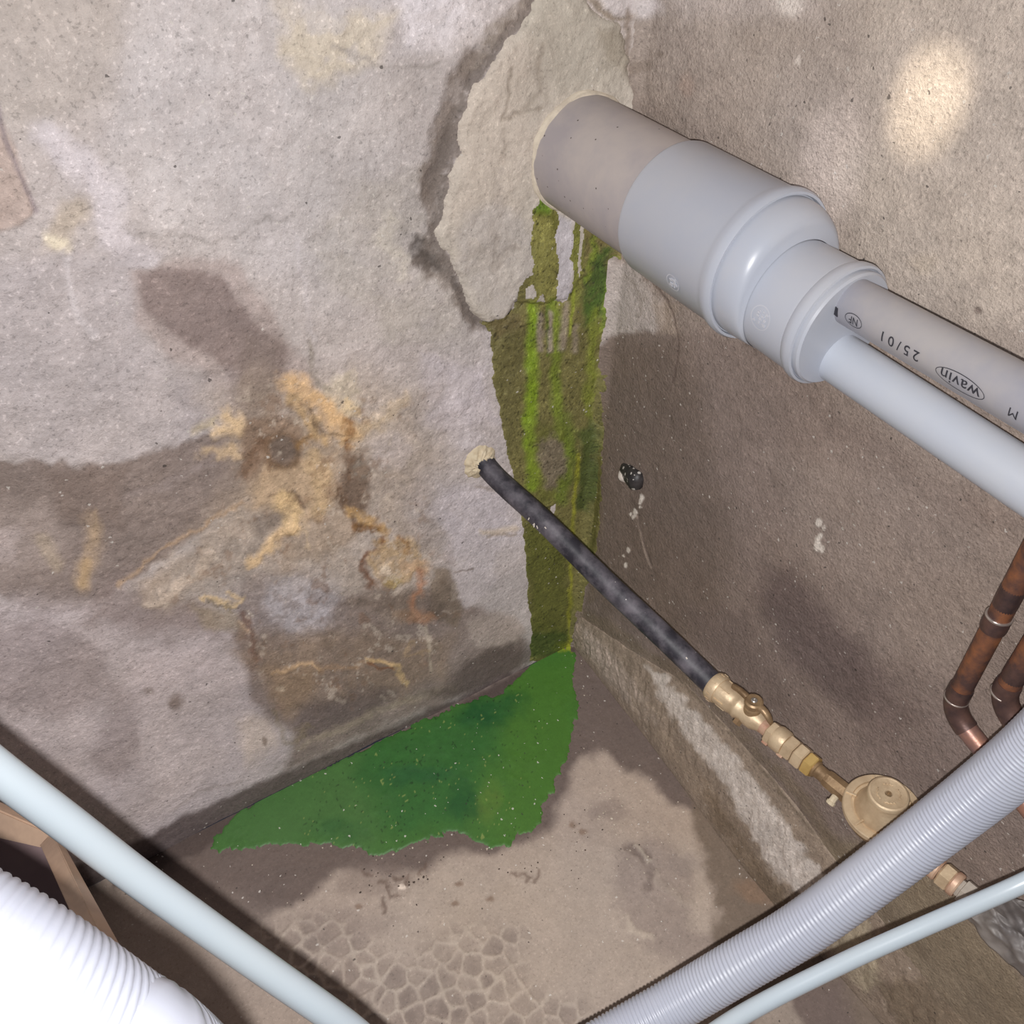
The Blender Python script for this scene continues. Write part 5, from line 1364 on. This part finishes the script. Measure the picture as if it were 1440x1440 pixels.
obj('back_panel', bm, M['wood_in'], tray, smooth=False)['label'] = 'dark purplish brown panel'
pp = P(-220, 1100, 0.345)
bm = bmesh.new(); boxv(bm, (pp[0], pp[1], pp[2] / 2), (0.012, 0, 0), (0, 0.012, 0), (0, 0, pp[2] / 2), 0.001)
obj('post', bm, M['wood'], tray, angle=0.5)

# ------------------------------------------------------------------ cut-off stub in the right wall
sc_ = Vector(hit(891, 671, 0))
stub = thing('pipe_stub', 'small black cut-off stub with white plaster in the right wall', 'pipe stub', tuple(sc_))
ax = Vector((0.35, 0.9, 0.30)).normalized()
bm = bmesh.new()
prof = [(-0.020, 0), (-0.020, 0.0105), (-0.016, 0.0118), (0.004, 0.0125), (0.012, 0.0105), (0.015, 0.005), (0.015, 0)]
lathe(bm, sc_ + Vector((0.002, 0.002, 0.002)), ax, prof, 26)
for v in bm.verts:
    p_ = v.co - sc_
    n = float(fbm(np.array([p_.y * 110]), np.array([p_.z * 110 + p_.x * 80]), 3, 31)[0])
    v.co += p_.normalized() * n * 0.0035
    v.co.x = sc_.x + (v.co.x - sc_.x) * 0.75
obj('stub_body', bm, M['black_tar'], stub)
bm = bmesh.new()
e0 = sc_ - ax * 0.016 + Vector((0.004, 0.0, -0.004))
lathe(bm, e0, -ax + Vector((0.6, 0, -0.5)), [(-0.004, 0.0095), (0.001, 0.0098), (0.003, 0.007), (0.0035, 0)], 20)
for v in bm.verts:
    p_ = v.co - e0; v.co += p_ * 0.25 * float(fbm(np.array([p_.y * 160]), np.array([p_.z * 160]), 2, 33)[0])
obj('plaster_filling', bm, M['plaster_w'], stub)['label'] = 'cream white plaster at the cut end'

# ------------------------------------------------------------------ loose grit on the floor
random.seed(12)
GB = bmesh.new()
def grit(mi, spots_):
    bm = GB
    for (px, py, sx, sy, n, r0, r1) in spots_:
        for k in range(n):
            x_, y_ = random.gauss(px, sx), random.gauss(py, sy)
            if float(poly_sd(np.array([x_]), np.array([y_]), PUD)[0]) > -1.5: continue
            p_ = hit(x_, y_, 2)
            if p_[0] < 0.01 or p_[1] < 0.004 or p_[0] > 0.8 or p_[1] > 0.62: continue
            r = random.uniform(r0, r1)
            hz = float(_hs(F_, p_[0], p_[1], 0.0016))
            c = Vector((p_[0], p_[1], hz + r * 0.45))
            a_ = random.uniform(0, 6.28); s1, s2 = random.uniform(0.6, 1.3), random.uniform(0.5, 0.9)
            vs = [bm.verts.new(c + Vector((math.cos(a_ + q_) * r * s1 * random.uniform(0.8, 1.2), math.sin(a_ + q_) * r * random.uniform(0.8, 1.2), 0))) for q_ in (0, 1.3, 2.5, 3.8, 5.1)]
            t = bm.verts.new(c + Vector((0, 0, r * s2))); b_ = bm.verts.new(c - Vector((0, 0, r * 0.6)))
            for q_ in range(5):
                bm.faces.new((vs[q_], vs[(q_ + 1) % 5], t)).material_index = mi; bm.faces.new((vs[(q_ + 1) % 5], vs[q_], b_)).material_index = mi
edge_ = [(x, y, 5, 2.5, 3, 0.0006, 0.0013) for x, y in ((445, 1189), (455, 1188), (470, 1188), (500, 1193), (530, 1203), (545, 1201), (560, 1192), (580, 1190), (600, 1183), (620, 1172), (375, 1190), (395, 1189), (690, 1192), (340, 1195))]
grit(0, edge_ + [(420, 1090, 30, 12, 6, 0.0006, 0.001), (870, 1135, 28, 18, 14, 0.0007, 0.002), (850, 1160, 40, 20, 26, 0.0005, 0.0013), (930, 1220, 40, 60, 18, 0.0005, 0.0015), (830, 960, 14, 30, 8, 0.0006, 0.0014), (840, 1080, 20, 22, 6, 0.0006, 0.0012), (700, 1180, 120, 60, 16, 0.0005, 0.0012), (400, 1240, 60, 30, 10, 0.0005, 0.0012), (640, 1260, 90, 50, 14, 0.0004, 0.001), (900, 1330, 60, 40, 8, 0.0005, 0.0013), (740, 1180, 60, 14, 10, 0.0005, 0.0012)])
grit(1, [(560, 1240, 40, 14, 30, 0.0004, 0.0014), (740, 1225, 16, 8, 8, 0.0005, 0.0014), (840, 1060, 30, 40, 10, 0.0005, 0.0012), (400, 1240, 50, 20, 10, 0.0004, 0.001), (860, 1180, 50, 40, 16, 0.0004, 0.0011), (560, 1150, 90, 30, 14, 0.0004, 0.0009), (690, 1200, 60, 12, 10, 0.0004, 0.001)])
tag(obj('grit', GB, [M['grit'], M['grit_d']], smooth=False), 'tiny pale and dark grains scattered over the muddy floor around the puddle', 'grit', kind='stuff')
